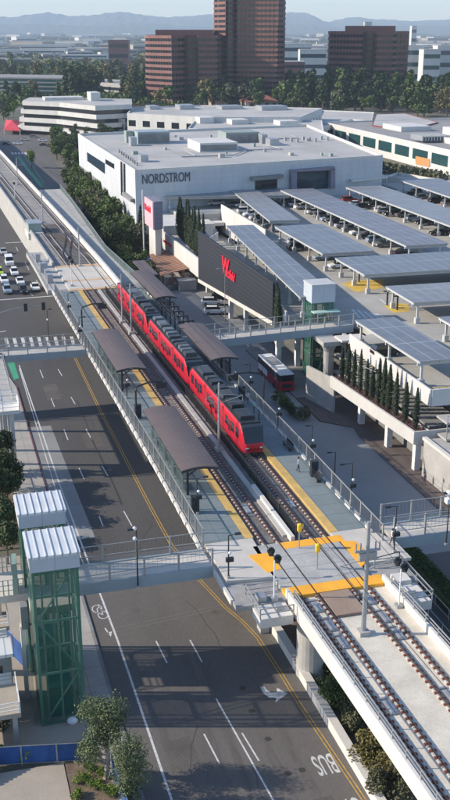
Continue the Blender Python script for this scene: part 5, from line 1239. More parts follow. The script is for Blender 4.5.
# deck lamps/bollards
for u, v, lab in ((359, 282, 'dark bollard lamp at the far corner of the yellow hatching'), (387, 305, 'dark bollard lamp beside the second yellow hatch'), (397, 310, 'short dark post on the second yellow hatch')):
    t_, s_ = TS(u, v, DZ); r = thing('bollard_lamp', lab, 'lamp post', t_, s_, DZ, 'deck lamps'); g = MB(); g.box(t_-.12, t_+.12, s_-.12, s_+.12, DZ, DZ+2.4); g.build('post', 'black', r); g = MB(); g.box(t_-.8, t_+.2, s_-.15, s_+.15, DZ+2.4, DZ+2.6); g.build('head', 'black', r)
# ------------------------------------------------------------------ store and mall buildings
def on_plane(pA, pB, u, v, ext=0.):
    best = None
    for k in range(601):
        q = -ext+k/600*(1+2*ext); p = (pA[0]+(pB[0]-pA[0])*q, pA[1]+(pB[1]-pA[1])*q); w_ = T(*p, 0); x = PY(u, v, w_[1]); d = abs(x[0]-w_[0])
        if best is None or d < best[0]: best = (d, p, x[2])
    return best[1], best[2]
def face_panel(parent, pA, pB, quad, name, m, out, thick=.12, side=1):
    """thin slab on a wall face covering the quad of survey pixels (top-left, top-right, bottom-right, bottom-left)."""
    c_ = [on_plane(pA, pB, *q) for q in quad]; d = Vector((pB[0]-pA[0], pB[1]-pA[1])).normalized(); n = Vector((d.y, -d.x))*side
    g = MB(); i = 0
    fr = [(p[0]+n.x*out, p[1]+n.y*out, z) for p, z in c_]; bk = [(p[0]+n.x*(out-thick), p[1]+n.y*(out-thick), z) for p, z in c_]
    g.v = fr+bk; g.f = [(0, 1, 2, 3), (7, 6, 5, 4), (0, 4, 5, 1), (1, 5, 6, 2), (2, 6, 7, 3), (3, 7, 4, 0)]; g.m = [0]*6
    return g.build(name, m, parent)
NS = [(19.4, 169.1), (96.9, 183.2), (112, 290), (19.7, 276.3)]
r = thing('department_store', 'big white windowless department store with dark serif lettering on its front', 'department store', 60, 200, 0)
zr = 20.5
g = MB(); g.prism(NS, -.02, zr-.3); g.build('walls', 'malljoint', r)
g = MB(); g.prism([(t+(.35 if t < 30 else -.35), s+(.35 if s < 200 else -.35)) for t, s in NS], zr-.8, zr-.28+.02); g.build('roof', 'roofgrey', r)
for a, b in zip(NS, NS[1:]+NS[:1]):
    d = Vector((b[0]-a[0], b[1]-a[1])).normalized(); n = Vector((-d.y, d.x)); g = MB(); g.prism([a, b, (b[0]+n.x*.45, b[1]+n.y*.45), (a[0]+n.x*.45, a[1]+n.y*.45)], zr-.3, zr+.55); g.build('parapet', 'mallwhite', r)
L0, L1 = NS[3], NS[0]; F0, F1 = NS[0], NS[1]
face_panel(r, L0, L1, [(87, 152), (105, 163.5), (105, 174), (87.5, 161)], 'window', 'glassblue', .06, .1)
face_panel(r, L0, L1, [(105.5, 159), (114.3, 164), (114.3, 169), (105.5, 163.5)], 'window', 'glass', .06, .1)
face_panel(r, L0, L1, [(120.5, 161), (122.5, 162.3), (123, 196.5), (121, 195)], 'window', 'glass', .06, .1)
face_panel(r, L0, L1, [(123.4, 163), (125.4, 164.2), (125.8, 198), (123.8, 197)], 'window', 'glass', .06, .1)
face_panel(r, L0, L1, [(78.5, 165), (99.5, 181), (100, 200), (79, 185)], 'recess_shade', 'conc_dark', .08, .1)  # flat dark grey panel paints the shade under the wall's overhang
face_panel(r, L0, L1, [(126, 192), (135, 199), (135, 202), (126, 195)], 'ledge', 'conc_dark', 1.2, 1.2)
face_panel(r, F0, F1, [(250, 176.5), (281, 174), (280, 177.5), (250, 180)], 'entrance_hood', 'conc_dark', 2.0, 2.0)
face_panel(r, F0, F1, [(255, 179), (277, 178), (277, 193), (255, 194)], 'entrance', 'glass', .1, .1)
face_panel(r, F0, F1, [(289, 169.5), (332, 166), (332, 169.5), (289, 171.5)], 'entrance_frame', 'violet', 1.6, 1.6)
face_panel(r, F0, F1, [(289, 171), (294, 170.5), (294, 190), (289, 191)], 'entrance_frame', 'violet', 1.6, 1.6)
face_panel(r, F0, F1, [(328, 168), (332.5, 167.5), (332.5, 188), (328, 188)], 'entrance_frame', 'violet', 1.6, 1.6)
face_panel(r, F0, F1, [(294, 171), (328, 169), (328, 188.5), (294, 190)], 'entrance', 'glassblue', .1, .1)
pt, zt_ = on_plane(F0, F1, 142, 184); a_ = math.atan2(F1[1]-F0[1], F1[0]-F0[0]); pt2, _ = on_plane(F0, F1, 189.5, 178)
o = text('lettering', 'NORDSTROM', r, (pt[0]-OFF[r.name][0], pt[1]-OFF[r.name][1]-.15, zt_), R(90), a_, 3.6, 'lettering', ext=.08, bold=.0)
bpy.context.view_layer.update(); o.scale = (math.hypot(pt2[0]-pt[0], pt2[1]-pt[1])/o.dimensions.x, 1, 1)
def unit(r, u0, u1, v, d, h, z, m='steel', nm='roof_unit', lou=False):
    a, b = TS(u0, v, z), TS(u1, v, z); g = MB(); g.box(a[0], b[0], a[1], a[1]+d, z-.3, z+h); g.build(nm, m, r)
    if lou: g = MB(); g.box(a[0]+.3, b[0]-.3, a[1]-.08, a[1]-.01, z+.4, z+h-.6); g.build('louvre', 'conc_dark', r)
M['unitgreen'] = mat('unit_grey_green', (.26, .30, .28), .7)
unit(r, 138, 172, 144.5, 9, 4.0, zr-.3, 'bridge_side', 'penthouse', True); unit(r, 126.5, 134, 143, 4, 3.8, zr-.3, 'unitgreen'); unit(r, 131, 137.5, 146.3, 4, 2.8, zr-.3, 'steel')
unit(r, 200, 241, 152.5, 16, 2.8, zr-.3, 'mallwhite', 'penthouse', True); unit(r, 226, 262, 143.5, 10, 3.5, zr-.3, 'unitgreen', 'penthouse', True); unit(r, 262, 268, 144, 5, 3, zr-.3, 'steel'); unit(r, 270, 280, 146, 5, 2.2, zr-.3, 'steel'); unit(r, 141, 149, 162.5, 4, 2.0, zr-.3, 'steel')
for k in range(9): unit(r, 119+k*2.2, 120.2+k*2.2, 153+k*1.6, 1, 1.0, zr-.3, 'conc_dark', 'vent')
for k in range(8): unit(r, 285+k*6, 287+k*6, 141-k*.2+(k % 3), 1.5, 1.2, zr-.3, 'steel', 'vent')
rq = random.Random(4); r = bpy.data.objects['department_store']
for k in range(6):
    x = 30+rq.uniform(0, 60); y = 195+rq.uniform(0, 60); g = MB()
    if k % 2: g.tube([(x, y, zr+.1), (x+rq.uniform(10, 25), y, zr+.1), (x+rq.uniform(10, 25), y+12, zr+.1)], .18, 5)
    else: g.tube([(x, y, zr+.1), (x, y+rq.uniform(10, 22), zr+.1)], .2, 5)
    g.build('roof_pipe', 'steel', r)
for k in range(16):
    x = 26+rq.uniform(0, 68); y = 190+rq.uniform(0, 75); w_ = rq.uniform(.5, 1.6); g = MB(); g.box(x, x+w_, y, y+w_*rq.uniform(.8, 2), zr-.3, zr+rq.uniform(.3, 1.3)); g.build('vent', rq.choice(('steel', 'conc', 'unitgreen')), r)
for k in range(9):
    g = MB(); x = 24+k*8.2; g.box(x, x+.10, 186+x*.12, 268, zr-.28, zr-.235); g.build('roof_seam', 'conc_dark', r)
r = thing('entrance_roof', 'flat white entrance roof projecting in front of the store at the right of the deck', 'roof', 88, 176, DZ)
pp = [TS(343, 174, 14.6), TS(352, 180.5, 14.6), TS(388, 176.5, 14.6), TS(374, 171.5, 14.6)]; g = MB(); g.prism(pp, 14.1, 14.7); g.build('plate', 'mallwhite', r)
g = MB(); c0 = pp[0]; g.box(c0[0]+2, pp[2][0]-3, c0[1]+1, c0[1]+4, DZ, 14.1); g.build('glass_lobby', 'glassblue', r)
for u, v in ((353, 190), (386, 187)): t_, s_ = TS(u, v, DZ); g = MB(); g.box(t_-.2, t_+.2, s_-.2, s_+.2, DZ, 14.1); g.build('column', 'canopysteel', r)

# white band building under the upper cypresses, pylon sign, patio
q1 = TS(162, 231, 8.0)
r = thing('podium_wall', 'curving white podium band left of the black wall above the timber patio', 'wall', pA[0], pA[1]+10, 0)
nrm = (1, 0)
g = MB(); g.prism([(pA[0]+.1, pA[1]+.25), (q1[0], q1[1]), (q1[0]+.4, q1[1]), (pA[0]+.5, pA[1]+.25)], 3.7, 8.0); g.build('band', 'mallwhite', r)
g = MB(); g.prism([(pA[0]+.5, pA[1]+.25), (q1[0]+.4, q1[1]), (q1[0]+9, q1[1]), (pA[0]+7, pA[1]+.25)], 6.4, 6.9); g.build('terrace', 'deck', r)
g = MB(); g.prism([(pA[0]+3.5, pA[1]+.4), (q1[0]+3, q1[1]), (q1[0]+3.4, q1[1]), (pA[0]+3.9, pA[1]+.4)], -.02, 6.4); g.build('lower_wall', 'conc_dark', r)
g = MB(); g.prism([(q1[0]+.4, q1[1]+.1), (q1[0]+1.5, 168.8), (q1[0]+14, 170.8), (q1[0]+14, q1[1]+.1)], -.02, 9.2); g.build('corner_block', 'mallwhite', r)
face_panel(r, (q1[0], q1[1]), (pA[0], pA[1]), [(164, 239.5), (172, 245), (172, 247.2), (164, 241.5)], 'red_sign_strip', 'redsign', .25, .3)
r = thing('pylon_sign', 'tall sign block with a pale pink face with red lettering and a violet grey side', 'sign', 20, 150, 0)
a = on_plane((16.0, 150), (19.6, 137), 145.5, 198)[0]; 
def LT0(p): a = p[0]-O[0]; b = p[1]-O[1]; return (a*nv[0]+b*nv[1], a*dv[0]+b*dv[1])
A_, B_, C_ = LT0(PY(145.5, 200, 259)), LT0(PY(153.8, 203, 250)), LT0(PY(162.5, 200, 251.5))
zt2 = PY(153.5, 202, T(*B_, 0)[1])[2]; zb2 = PY(153.5, 230, T(*B_, 0)[1])[2]
D_ = (A_[0]+C_[0]-B_[0], A_[1]+C_[1]-B_[1])
g = MB(); g.prism([A_, B_, C_, D_], zb2, zt2); g.build('block', 'violet', r)
g = MB(); g.prism([A_, B_, (B_[0]-.3, B_[1]), (A_[0]-.3, A_[1])], zb2+.05, zt2-.05); g.build('sign_face', 'pinksign', r)
aa = math.atan2(B_[1]-A_[1], B_[0]-A_[0])
o = text('lettering', 'Westfield', r, (A_[0]-.36-OFF[r.name][0], A_[1]-.3-OFF[r.name][1], zt2-3.0), R(90), aa, 2.1, 'redsign', sx=.82, ext=.05, shear=.2, bold=.04)
g = MB(); g.prism([(A_[0]+.5, A_[1]-1), (B_[0]+.3, B_[1]+.5), (C_[0]-.5, C_[1]+.5), (D_[0]-.5, D_[1]-1)], -.02, zb2-.01); g.build('base', 'mallwhite', r)
g = MB(); g.box(A_[0]-.7, A_[0]-.45, A_[1]+.6, A_[1]+.9, 0, zt2+1.5); g.build('mast', 'white', r)
pz = 4.2; pp = [TS(149, 254, pz), TS(179, 249.5, pz), TS(194.5, 267, pz), TS(161, 275, pz)]
r = thing('patio_roof', 'brown slatted timber patio roof beside the white podium', 'pergola', pp[3][0], pp[3][1], 0)
g = MB()
n = 16
for k in range(n):
    q0, q1_ = (k+.08)/n, (k+.72)/n; L = lambda p, q, x: (p[0]+(q[0]-p[0])*x, p[1]+(q[1]-p[1])*x)
    g.prism([L(pp[0], pp[3], q0), L(pp[1], pp[2], q0), L(pp[1], pp[2], q1_), L(pp[0], pp[3], q1_)], pz-.15, pz)
g.build('slats', mat('patio_slats', (.36, .20, .13), .85, .15, 6), r)
g = MB()
for x in (.02, .35, .68, .98): L0_, L1_ = (pp[0][0]+(pp[1][0]-pp[0][0])*x, pp[0][1]+(pp[1][1]-pp[0][1])*x), (pp[3][0]+(pp[2][0]-pp[3][0])*x, pp[3][1]+(pp[2][1]-pp[3][1])*x); g.prism([(L0_[0]-.15, L0_[1]), (L0_[0]+.15, L0_[1]), (L1_[0]+.15, L1_[1]), (L1_[0]-.15, L1_[1])], pz-.5, pz-.16)
g.build('beams', 'patio', r)
for x, y in ((.05, .97), (.35, .97), (.65, .97), (.97, .97), (.05, .5), (.05, .03)):
    p = (pp[0][0]*(1-x)*(1-y)+pp[1][0]*x*(1-y)+pp[3][0]*(1-x)*y+pp[2][0]*x*y, pp[0][1]*(1-x)*(1-y)+pp[1][1]*x*(1-y)+pp[3][1]*(1-x)*y+pp[2][1]*x*y)
    g = MB(); g.box(p[0]-.2, p[0]+.2, p[1]-.2, p[1]+.2, 0, pz-.5); g.build('post', 'patio', r)
g = MB(); p = pp[3]; q = pp[2]; g.prism([p, q, (q[0], q[1]+.25), (p[0], p[1]+.25)], .1, 1.2); g.build('low_wall', 'conc_dark', r)
for k in range(5):
    x, y = (.2+.17*k), .5+.3*(k % 2); p = (pp[0][0]*(1-x)*(1-y)+pp[1][0]*x*(1-y)+pp[3][0]*(1-x)*y+pp[2][0]*x*y, pp[0][1]*(1-x)*(1-y)+pp[1][1]*x*(1-y)+pp[3][1]*(1-x)*y+pp[2][1]*x*y)
    r2 = thing('patio_table', 'round dark table in shade under the timber patio roof', 'table', p[0], p[1], .12, 'tables under the patio roof'); g = MB(); g.tube([(p[0], p[1], .85), (p[0], p[1], .9)], .7, 12); g.build('top', 'patio', r2); g = MB(); g.tube([(p[0], p[1], .12), (p[0], p[1], .85)], .06, 6); g.build('leg', 'black', r2)
t_, s_ = TS(146, 259, 3); r = thing('parasol', 'blue pointed parasol at the left end of the timber patio', 'parasol', t_, s_, 0)
g = MB(); i = 0; n = 12; top = (t_, s_, 3.6); ring = [(t_+(2.4 if k % 2 else 1.7)*math.cos(k*math.pi/6), s_+(2.4 if k % 2 else 1.7)*math.sin(k*math.pi/6), 2.6) for k in range(n)]
for k in range(n): g.q(top, ring[k], ring[(k+1) % n])
g.build('canopy', 'bluesh', r); g = MB(); g.tube([(t_, s_, .1), (t_, s_, 3.7)], .06, 6); g.build('pole', 'steel', r)
t_, s_ = TS(187, 290, 0); r = thing('utility_box', 'white metal utility cabinet on the paving near the timber patio', 'cabinet', t_, s_, 0)
g = MB(); g.box(t_-2, t_+2, s_-1, s_+2, .1, 2.3); g.box(t_-2.1, t_+2.1, s_-1.1, s_+2.1, 2.3, 2.42); g.build('case', 'steel', r); g = MB(); g.box(t_-.9, t_+.9, s_-1.05, s_-1.01, .4, 2.0); g.build('door', 'railing', r)

# generic building from the outline of its roof
def bldg(name, label, px, z, wall='mallwhite', roof='roofgrey', bands=(), edges=(), glass='glass', group=None, z0=-.02, cat='building', line_pts=None, parap=.8, step=None):
    pts = line_pts or [TS(u, v, z) for u, v in px]
    A2 = sum(pts[k][0]*pts[(k+1) % len(pts)][1]-pts[(k+1) % len(pts)][0]*pts[k][1] for k in range(len(pts)))
    if A2 < 0: pts = pts[::-1]
    r = thing(name, label, cat, pts[0][0], pts[0][1], 0, group)
    g = MB(); g.prism(pts, z0, z-parap); g.build('walls', wall, r)
    cx = sum(p[0] for p in pts)/len(pts); cy = sum(p[1] for p in pts)/len(pts)
    ins = [(p[0]+(cx-p[0])*.012, p[1]+(cy-p[1])*.012) for p in pts]
    g = MB(); g.prism(ins, z-parap+.002, z-parap+.12); g.build('roof', roof, r)
    n = len(pts); g = MB()
    for k in range(n):
        a, b = pts[k], pts[(k+1) % n]; ia, ib = ins[k], ins[(k+1) % n]; g.prism([a, b, ib, ia], z-parap, z)
    g.build('parapet', wall, r)
    for k in range(n):
        a, b = pts[k], pts[(k+1) % n]; d = Vector((b[0]-a[0], b[1]-a[1])); L = d.length; d.normalize(); nn = Vector((d.y, -d.x))
        if T(*b, 0)[0]-T(*a, 0)[0] <= 0 and nn.dot(Vector((0, -1))) < -.2: continue
        if nn.y > .3: continue
        for (za, zb_, m0, m1) in bands:
            m_ = max(1, round(L/(step or 12)))
            for j in range(m_):
                qa, qb = (j+m0)/m_, (j+m1)/m_; p, q = (a[0]+d.x*L*qa, a[1]+d.y*L*qa), (a[0]+d.x*L*qb, a[1]+d.y*L*qb)
                g = MB(); g.prism([(p[0]+nn.x*.08, p[1]+nn.y*.08), (q[0]+nn.x*.08, q[1]+nn.y*.08), (q[0]-nn.x*.1, q[1]-nn.y*.1), (p[0]-nn.x*.1, p[1]-nn.y*.1)], za, zb_); g.build('window', glass, r)
    return r
r = bldg('mall_building', 'long white mall building with a columned clerestory directly behind the store roof', [(127, 113), (200, 117), (300, 117), (322, 108), (200, 105), (133, 107)], 15, bands=[(8.5, 11.5, .1, .6)], step=9, roof='roofgrey')
for u0, u1, v, h in ((150, 160, 110, 2), (180, 196, 110, 2.5), (222, 245, 110, 2), (262, 290, 111, 2.4)): unit(r, u0, u1, v, 12, h, 14.2, 'steel')
r = bldg('mall_building', 'low white mall block with pale blue front between the store and clerestory building', [(188, 128), (262, 133), (324, 132), (322, 120), (262, 119), (195, 120)], 13, wall='malljoint', bands=[(7, 10, .05, .9)], glass='glassteal', step=24)
for u0, u1, v, h in ((200, 215, 124, 3), (232, 250, 125, 2.4), (280, 300, 126, 2.2)): unit(r, u0, u1, v, 10, h, 12.2, 'mallwhite')
r = bldg('mall_building', 'white mall building with dark green glass bays and an orange panel at the right', None, 10, bands=[(3.0, 7.4, .06, .86)], glass='glassteal', step=19, line_pts=[(172, 430), (172, 283), (250, 283), (250, 430)], roof='roofdark')
face_panel(r, (172, 430), (172, 283), [(416, 156), (430, 159), (430, 167), (416, 164)], 'orange_panel', 'orangewood', .3, .35)
for (t0, s0, w_, d_, h) in ((186, 300, 14, 20, 2.5), (205, 330, 20, 26, 3.5), (190, 370, 16, 22, 2.5)): g = MB(); g.box(t0, t0+w_, s0, s0+d_, 9.2, 9.2+h); g.build('roof_block', 'mallwhite', r)
g = MB()
for k in range(10): g.box(176+k*1.4, 176.5+k*1.4, 318, 330, 10.2, 12.4)
g.build('skylight', 'steel', r)
r = bldg('mall_building', 'maroon walled building with a pale roof behind the orange panelled one', [(372, 125), (408, 130), (438, 122), (404, 113), (376, 114)], 10, wall='maroon', roof='roofgrey', parap=.3)
r = bldg('mall_building', 'low white roofed mall wing left of the maroon building', [(318, 128), (352, 119), (372, 121), (374, 112), (322, 110), (318, 118)], 9.5, bands=[(4, 7, .1, .8)], step=14)
r = bldg('mall_building', 'small maroon block at the right edge behind the mall roofs', [(438, 128), (460, 129), (460, 122), (440, 121)], 8, wall='maroon', roof='roofgrey', parap=.3)
r = bldg('mall_terrace', 'pale terrace walls stepping down right of the store', [(386, 176), (455, 187), (455, 182), (398, 172)], 11.4, roof='deck', parap=1.0)
g = MB()
r = thing('terrace_hedge', 'long clipped green and rust coloured hedge on the terrace below the glass bays', 'hedge', 150, 300, 5)
def hf2(rnd):
    q = rnd.random(); a, b = TS(322, 158, 8), TS(440, 177, 8); return ((a[0]+(b[0]-a[0])*q+rnd.uniform(-1.5, 5), a[1]+(b[1]-a[1])*q+rnd.uniform(-1, 7), rnd.uniform(6, 9.2)), 1)
leafcloud(hf2, 2600, .8, 5).build('leaves', 'leafolive', r)
g = MB(); a, b = TS(322, 158, 8), TS(440, 177, 8); g.prism([(a[0], a[1]), (b[0], b[1]), (b[0]+5, b[1]+5), (a[0]+5, a[1]+5)], 0, 7.2); g.build('planter', 'mallwhite', r)

# white banded office by the far junction
def banded(name, label, front, depth_dir, z, nfl, wall='mallwhite', glass='glass', sp=.5, cat='office building', taper=0., world=False, over=.5, roofm='roofgrey', group=None):
    """front: outline points in plan; stack of glass storeys between solid spandrels."""
    A2 = sum(front[k][0]*front[(k+1) % len(front)][1]-front[(k+1) % len(front)][0]*front[k][1] for k in range(len(front)))
    pts = front if A2 > 0 else front[::-1]
    r = thing(name, label, cat, pts[0][0], pts[0][1], 0, group, world=world)
    cx = sum(p[0] for p in pts)/len(pts); cy = sum(p[1] for p in pts)/len(pts)
    def off(p, d):
        v_ = Vector((p[0]-cx, p[1]-cy)); return (p[0]+v_.normalized().x*d, p[1]+v_.normalized().y*d)
    g = MB(); g.prism(pts, -.02, z-.5); g.build('glass_body', glass, r)
    fh = z/nfl
    for k in range(nfl):
        z1 = z-k*fh; g = MB(); g.prism([off(p, over+taper*k) for p in pts], z1-fh*sp, z1); g.build('spandrel', wall, r)
    g = MB()
    if world:
        for k in range(len(pts)):
            a, b = off(pts[k], over*.55), off(pts[(k+1) % len(pts)], over*.55); L = math.hypot(b[0]-a[0], b[1]-a[1]); n_ = int(L/3.2)
            for j in range(1, n_): q = j/n_; x, y = a[0]+(b[0]-a[0])*q, a[1]+(b[1]-a[1])*q; g.box(x-.22, x+.22, y-.22, y+.22, 0, z-.4)
        o_ = g.build('mullions', wall, r); o_['kind'] = 'stuff'
    g = MB(); g.prism([off(p, -.5) for p in pts], z+.01, z+.12); g.build('roof', roofm, r)
    return r, pts
fr = [TS(23, 101, 18), TS(60, 102.5, 18), TS(95, 106, 18), TS(131, 104.5, 18), TS(131, 99, 18), TS(30, 97.5, 18)]
r, _ = banded('office_building', 'white office building with three long curved bands beyond the far junction', fr, None, 18, 4, sp=.52, taper=1.2)
unit(r, 91, 101, 101, 14, 4.5, 18.2, 'mallwhite', 'penthouse'); unit(r, 45, 85, 100.5, 12, 1.6, 18.2, 'mallwhite', 'roof_unit')
r = bldg('garage_building', 'grey block with square openings in front of the white banded office', [(97, 117), (125, 119), (128, 114), (100, 112)], 11, wall='conc', bands=[(1, 4, .15, .8), (5.5, 8, .15, .8)], step=7, roof='roofdark')
t_, s_ = TS(13, 131, 0); r = thing('red_marquee', 'bright red canopy marquee by the far junction', 'canopy', t_, s_, 0)
g = MB(); pp = [TS(4, 129, 3), TS(20, 130, 3), TS(19, 121, 3), TS(6, 120, 3)]; c_ = (sum(p[0] for p in pp)/4, sum(p[1] for p in pp)/4)
for k in range(4): a, b = pp[k], pp[(k+1) % 4]; g.q((*a, 3.2), (*b, 3.2), (c_[0], c_[1], 5.5)); g.q((*a, 2.4), (*b, 2.4), (*b, 3.2), (*a, 3.2))
g.build('canopy', 'redroof', r)
for p in pp: g = MB(); g.tube([(*p, 0), (*p, 3)], .12, 6); g.build('post', 'white', r)
g = MB(); g.prism([TS(48, 136, 0), TS(92, 141, 0), TS(104, 128, 0), TS(40, 127, 0)], -.02, .03); struct('lawn', g, mat('lawn_grass', (.20, .21, .06), .95, .2, 2))
# long teal garage
r, _ = banded('office_building', 'long low teal glass building in front of the dark trees at left', [TS(-12, 97, 0), TS(79, 99, 0), TS(79, 95, 0), TS(-12, 93, 0)], None, 17, 5, wall='conc_dark', glass='glassteal', sp=.3, roofm='roofdark')
r = bldg('parking_garage', 'pale parking garage with dark openings between conifers left of the dark brown offices', [(98, 82), (124, 84), (126, 80), (100, 79)], 12, wall='conc', bands=[(2, 4, .05, .95), (6, 8.5, .05, .95)], step=40, roof='roofdark')

def toff(label, pl, Y, ztop, nfl, wall, glass='glass', pent=None):
    pts = [((u-225)/F_PX*(Y+dy)/math.cos(TH)*1.0, Y+dy) for u, dy in pl]
    pts = [(PY(u, 60, Y+dy)[0], Y+dy) for u, dy in pl]
    r, pts = banded('office_tower', label, pts, None, ztop, nfl, wall=wall, glass=glass, sp=.5, world=True, over=.7, roofm='brickdark')
    if pent: g = MB(); g.prism([(PY(u, 60, Y+dy)[0], Y+dy) for u, dy in pent], ztop+.1, ztop+4.2); g.build('penthouse', wall, r)
    return r
toff('dark brown office block with many banded storeys at left of the tall tower', [(146, 34), (149, 22), (172, 0), (184, 10), (187, 18), (196, 18), (198, 6), (217, 8), (222, 24), (218, 62), (150, 62)], 850, 52, 12, 'brick', pent=[(156, 14), (214, 18), (212, 50), (160, 50)])
toff('tallest brown office tower rising past the top of the picture', [(214.5, 30), (218, 20), (226, 6), (228, 14), (234, 16), (237, 12), (277, 0), (284, 12), (280, 60), (218, 60)], 862, 100, 26, 'brick')
toff('rust coloured office block with banded storeys right of the tall tower', [(328, 34), (330, 24), (362, 0), (366, 12), (372, 12), (376, 2), (392, 2), (396, 10), (407, 14), (404, 60), (334, 60)], 880, 55, 12, 'brick', pent=[(344, 14), (394, 16), (390, 50), (348, 50)])

# low houses with tiled roofs
for u0, u1, v, lab in ((216, 229, 107, 'small red tiled roof left of the larger one below the tall tower'), (248, 281, 107, 'larger red tiled roof among trees below the tall tower')):
    a, b = TS(u0, v+2, 0), TS(u1, v+2, 0); r = thing('tiled_house', lab, 'house', a[0], a[1], 0); w_ = b[0]-a[0]
    g = MB(); g.box(a[0], b[0], a[1], a[1]+22, -.02, 5); g.build('walls', 'walk_beige', r)
    g = MB(); x0, x1, y0, y1 = a[0]-1, b[0]+1, a[1]-1, a[1]+23; xm = (x0+x1)/2; h = 4.2; r0, r1 = (x0+w_*.3, y0+10), (x1-w_*.3, y0+10)
    g.q((x0, y0, 5), (x1, y0, 5), (*r1, 5+h), (*r0, 5+h)); g.q((x1, y1, 5), (x0, y1, 5), (*r0, 5+h), (*r1, 5+h)); g.q((x0, y1, 5), (x0, y0, 5), (*r0, 5+h)); g.q((x1, y0, 5), (x1, y1, 5), (*r1, 5+h)); g.q((x0, y0, 4.99), (x0, y1, 4.99), (x1, y1, 4.99), (x1, y0, 4.99))
    g.build('roof', 'tile', r)
    for k in range(4): g = MB(); x = a[0]+w_*(k+.3)/4; g.box(x, x+w_*.1, a[1]-.06, a[1]+.1, 1.5, 4); g.build('window', 'glass', r)

# ------------------------------------------------------------------ far city
def wbox(name, label, cat, X, Y, w_, d_, h, wm, rm, group, nb=2, glass='glassblue', rz=0.):
    r = thing(name, label, cat, X, Y, 0, group, world=True)
    g = MB(); g.cbox((X, Y, h/2), (w_, d_, h), rz); g.build('walls', wm, r)
    g = MB(); g.cbox((X, Y, h+.3), (w_*1.01, d_*1.01, .6), rz); g.build('roof', rm, r)
    for k in range(nb): g = MB(); z = h*(k+.45)/nb; g.cbox((X, Y, z), (w_*.94, d_+.5, h/nb*.36), rz); g.build('window_band', glass, r)
    return r
for u0, u1, vt, vb, Y, wm, gl, lab in ((283, 312, 44, 58, 1500, 'mallwhite', 'glassblue', 'white office building just right of the tall tower'), (300, 327, 50, 66, 1250, 'mallwhite', 'glassblue', 'lower white building in front of the first one right of the tall tower'), (283, 305, 62, 72, 1150, 'brick', 'glass', 'small brick coloured building low beside the tall tower'),
                                  (405, 424, 46, 62, 1250, 'mallwhite', 'glassteal', 'white office with teal glass right of the rust coloured block'), (424, 441, 50, 66, 1200, 'mallwhite', 'glassteal', 'teal glass fronted block beside the white office at right'), (438, 455, 46, 64, 1230, 'mallwhite', 'glassblue', 'white office cut by the right edge of the picture'),
                                  (108, 128, 40, 57, 1600, 'brick', 'glass', 'plain brown block behind the dark trees left of the offices'), (60, 108, 55, 64, 1900, 'mallwhite', 'glassblue', 'long white warehouse beyond the dark trees at left'), (365, 372, 22, 40, 2600, 'conc', 'glassblue', 'slim grey tower far away at right'), (412, 417, 26, 40, 2800, 'mallwhite', 'glassblue', 'slim white tower far away near the right edge')):
    a, b = PY(u0, vt, Y), PY(u1, vt, Y); wbox('office_building', lab, 'building', (a[0]+b[0])/2, Y+15, b[0]-a[0], 30, max(6, a[2]), wm, 'roofgrey', None, 3, gl)
rnd = random.Random(11)
kinds = [('mallwhite', 'roofgrey', 'low white roofed building in the hazy distance'), ('conc', 'roofdark', 'low grey building in the hazy distance'), ('walk_beige', 'roofgrey', 'low tan building in the hazy distance')]
for i in range(270):
    v = 32.5+26*rnd.random()**1.5; u = rnd.uniform(-12, 462); p = P(u, v, 0); k = rnd.choice(kinds); sc_ = 1+p[1]/4000
    wbox('distant_building', k[2]+', '+('left' if u < 150 else 'middle' if u < 300 else 'right')+(' nearer' if v > 42 else ' farther')+' part', 'building', p[0], p[1], rnd.uniform(20, 75)*sc_, rnd.uniform(15, 40)*sc_, rnd.uniform(9, 19)*(1+p[1]/9000), k[0], k[1], 'buildings in the hazy distance', 1 if p[1] > 3000 else 2, rz=rnd.uniform(-.5, .5))

for i in range(60):
    u = rnd.choice((rnd.uniform(-10, 140), rnd.uniform(286, 325), rnd.uniform(408, 460))); v = rnd.uniform(50, 66); p = P(u, v, 0); k = rnd.choice(kinds)
    wbox('distant_building', k[2].replace('in the hazy distance', 'among the trees beyond the park belt')+', '+('left' if u < 150 else 'middle' if u < 330 else 'right')+' part', 'building', p[0], p[1], rnd.uniform(18, 50), rnd.uniform(15, 30), rnd.uniform(9, 17), k[0], k[1], 'buildings among the trees beyond the park belt', 2, rz=rnd.uniform(-.5, .5))
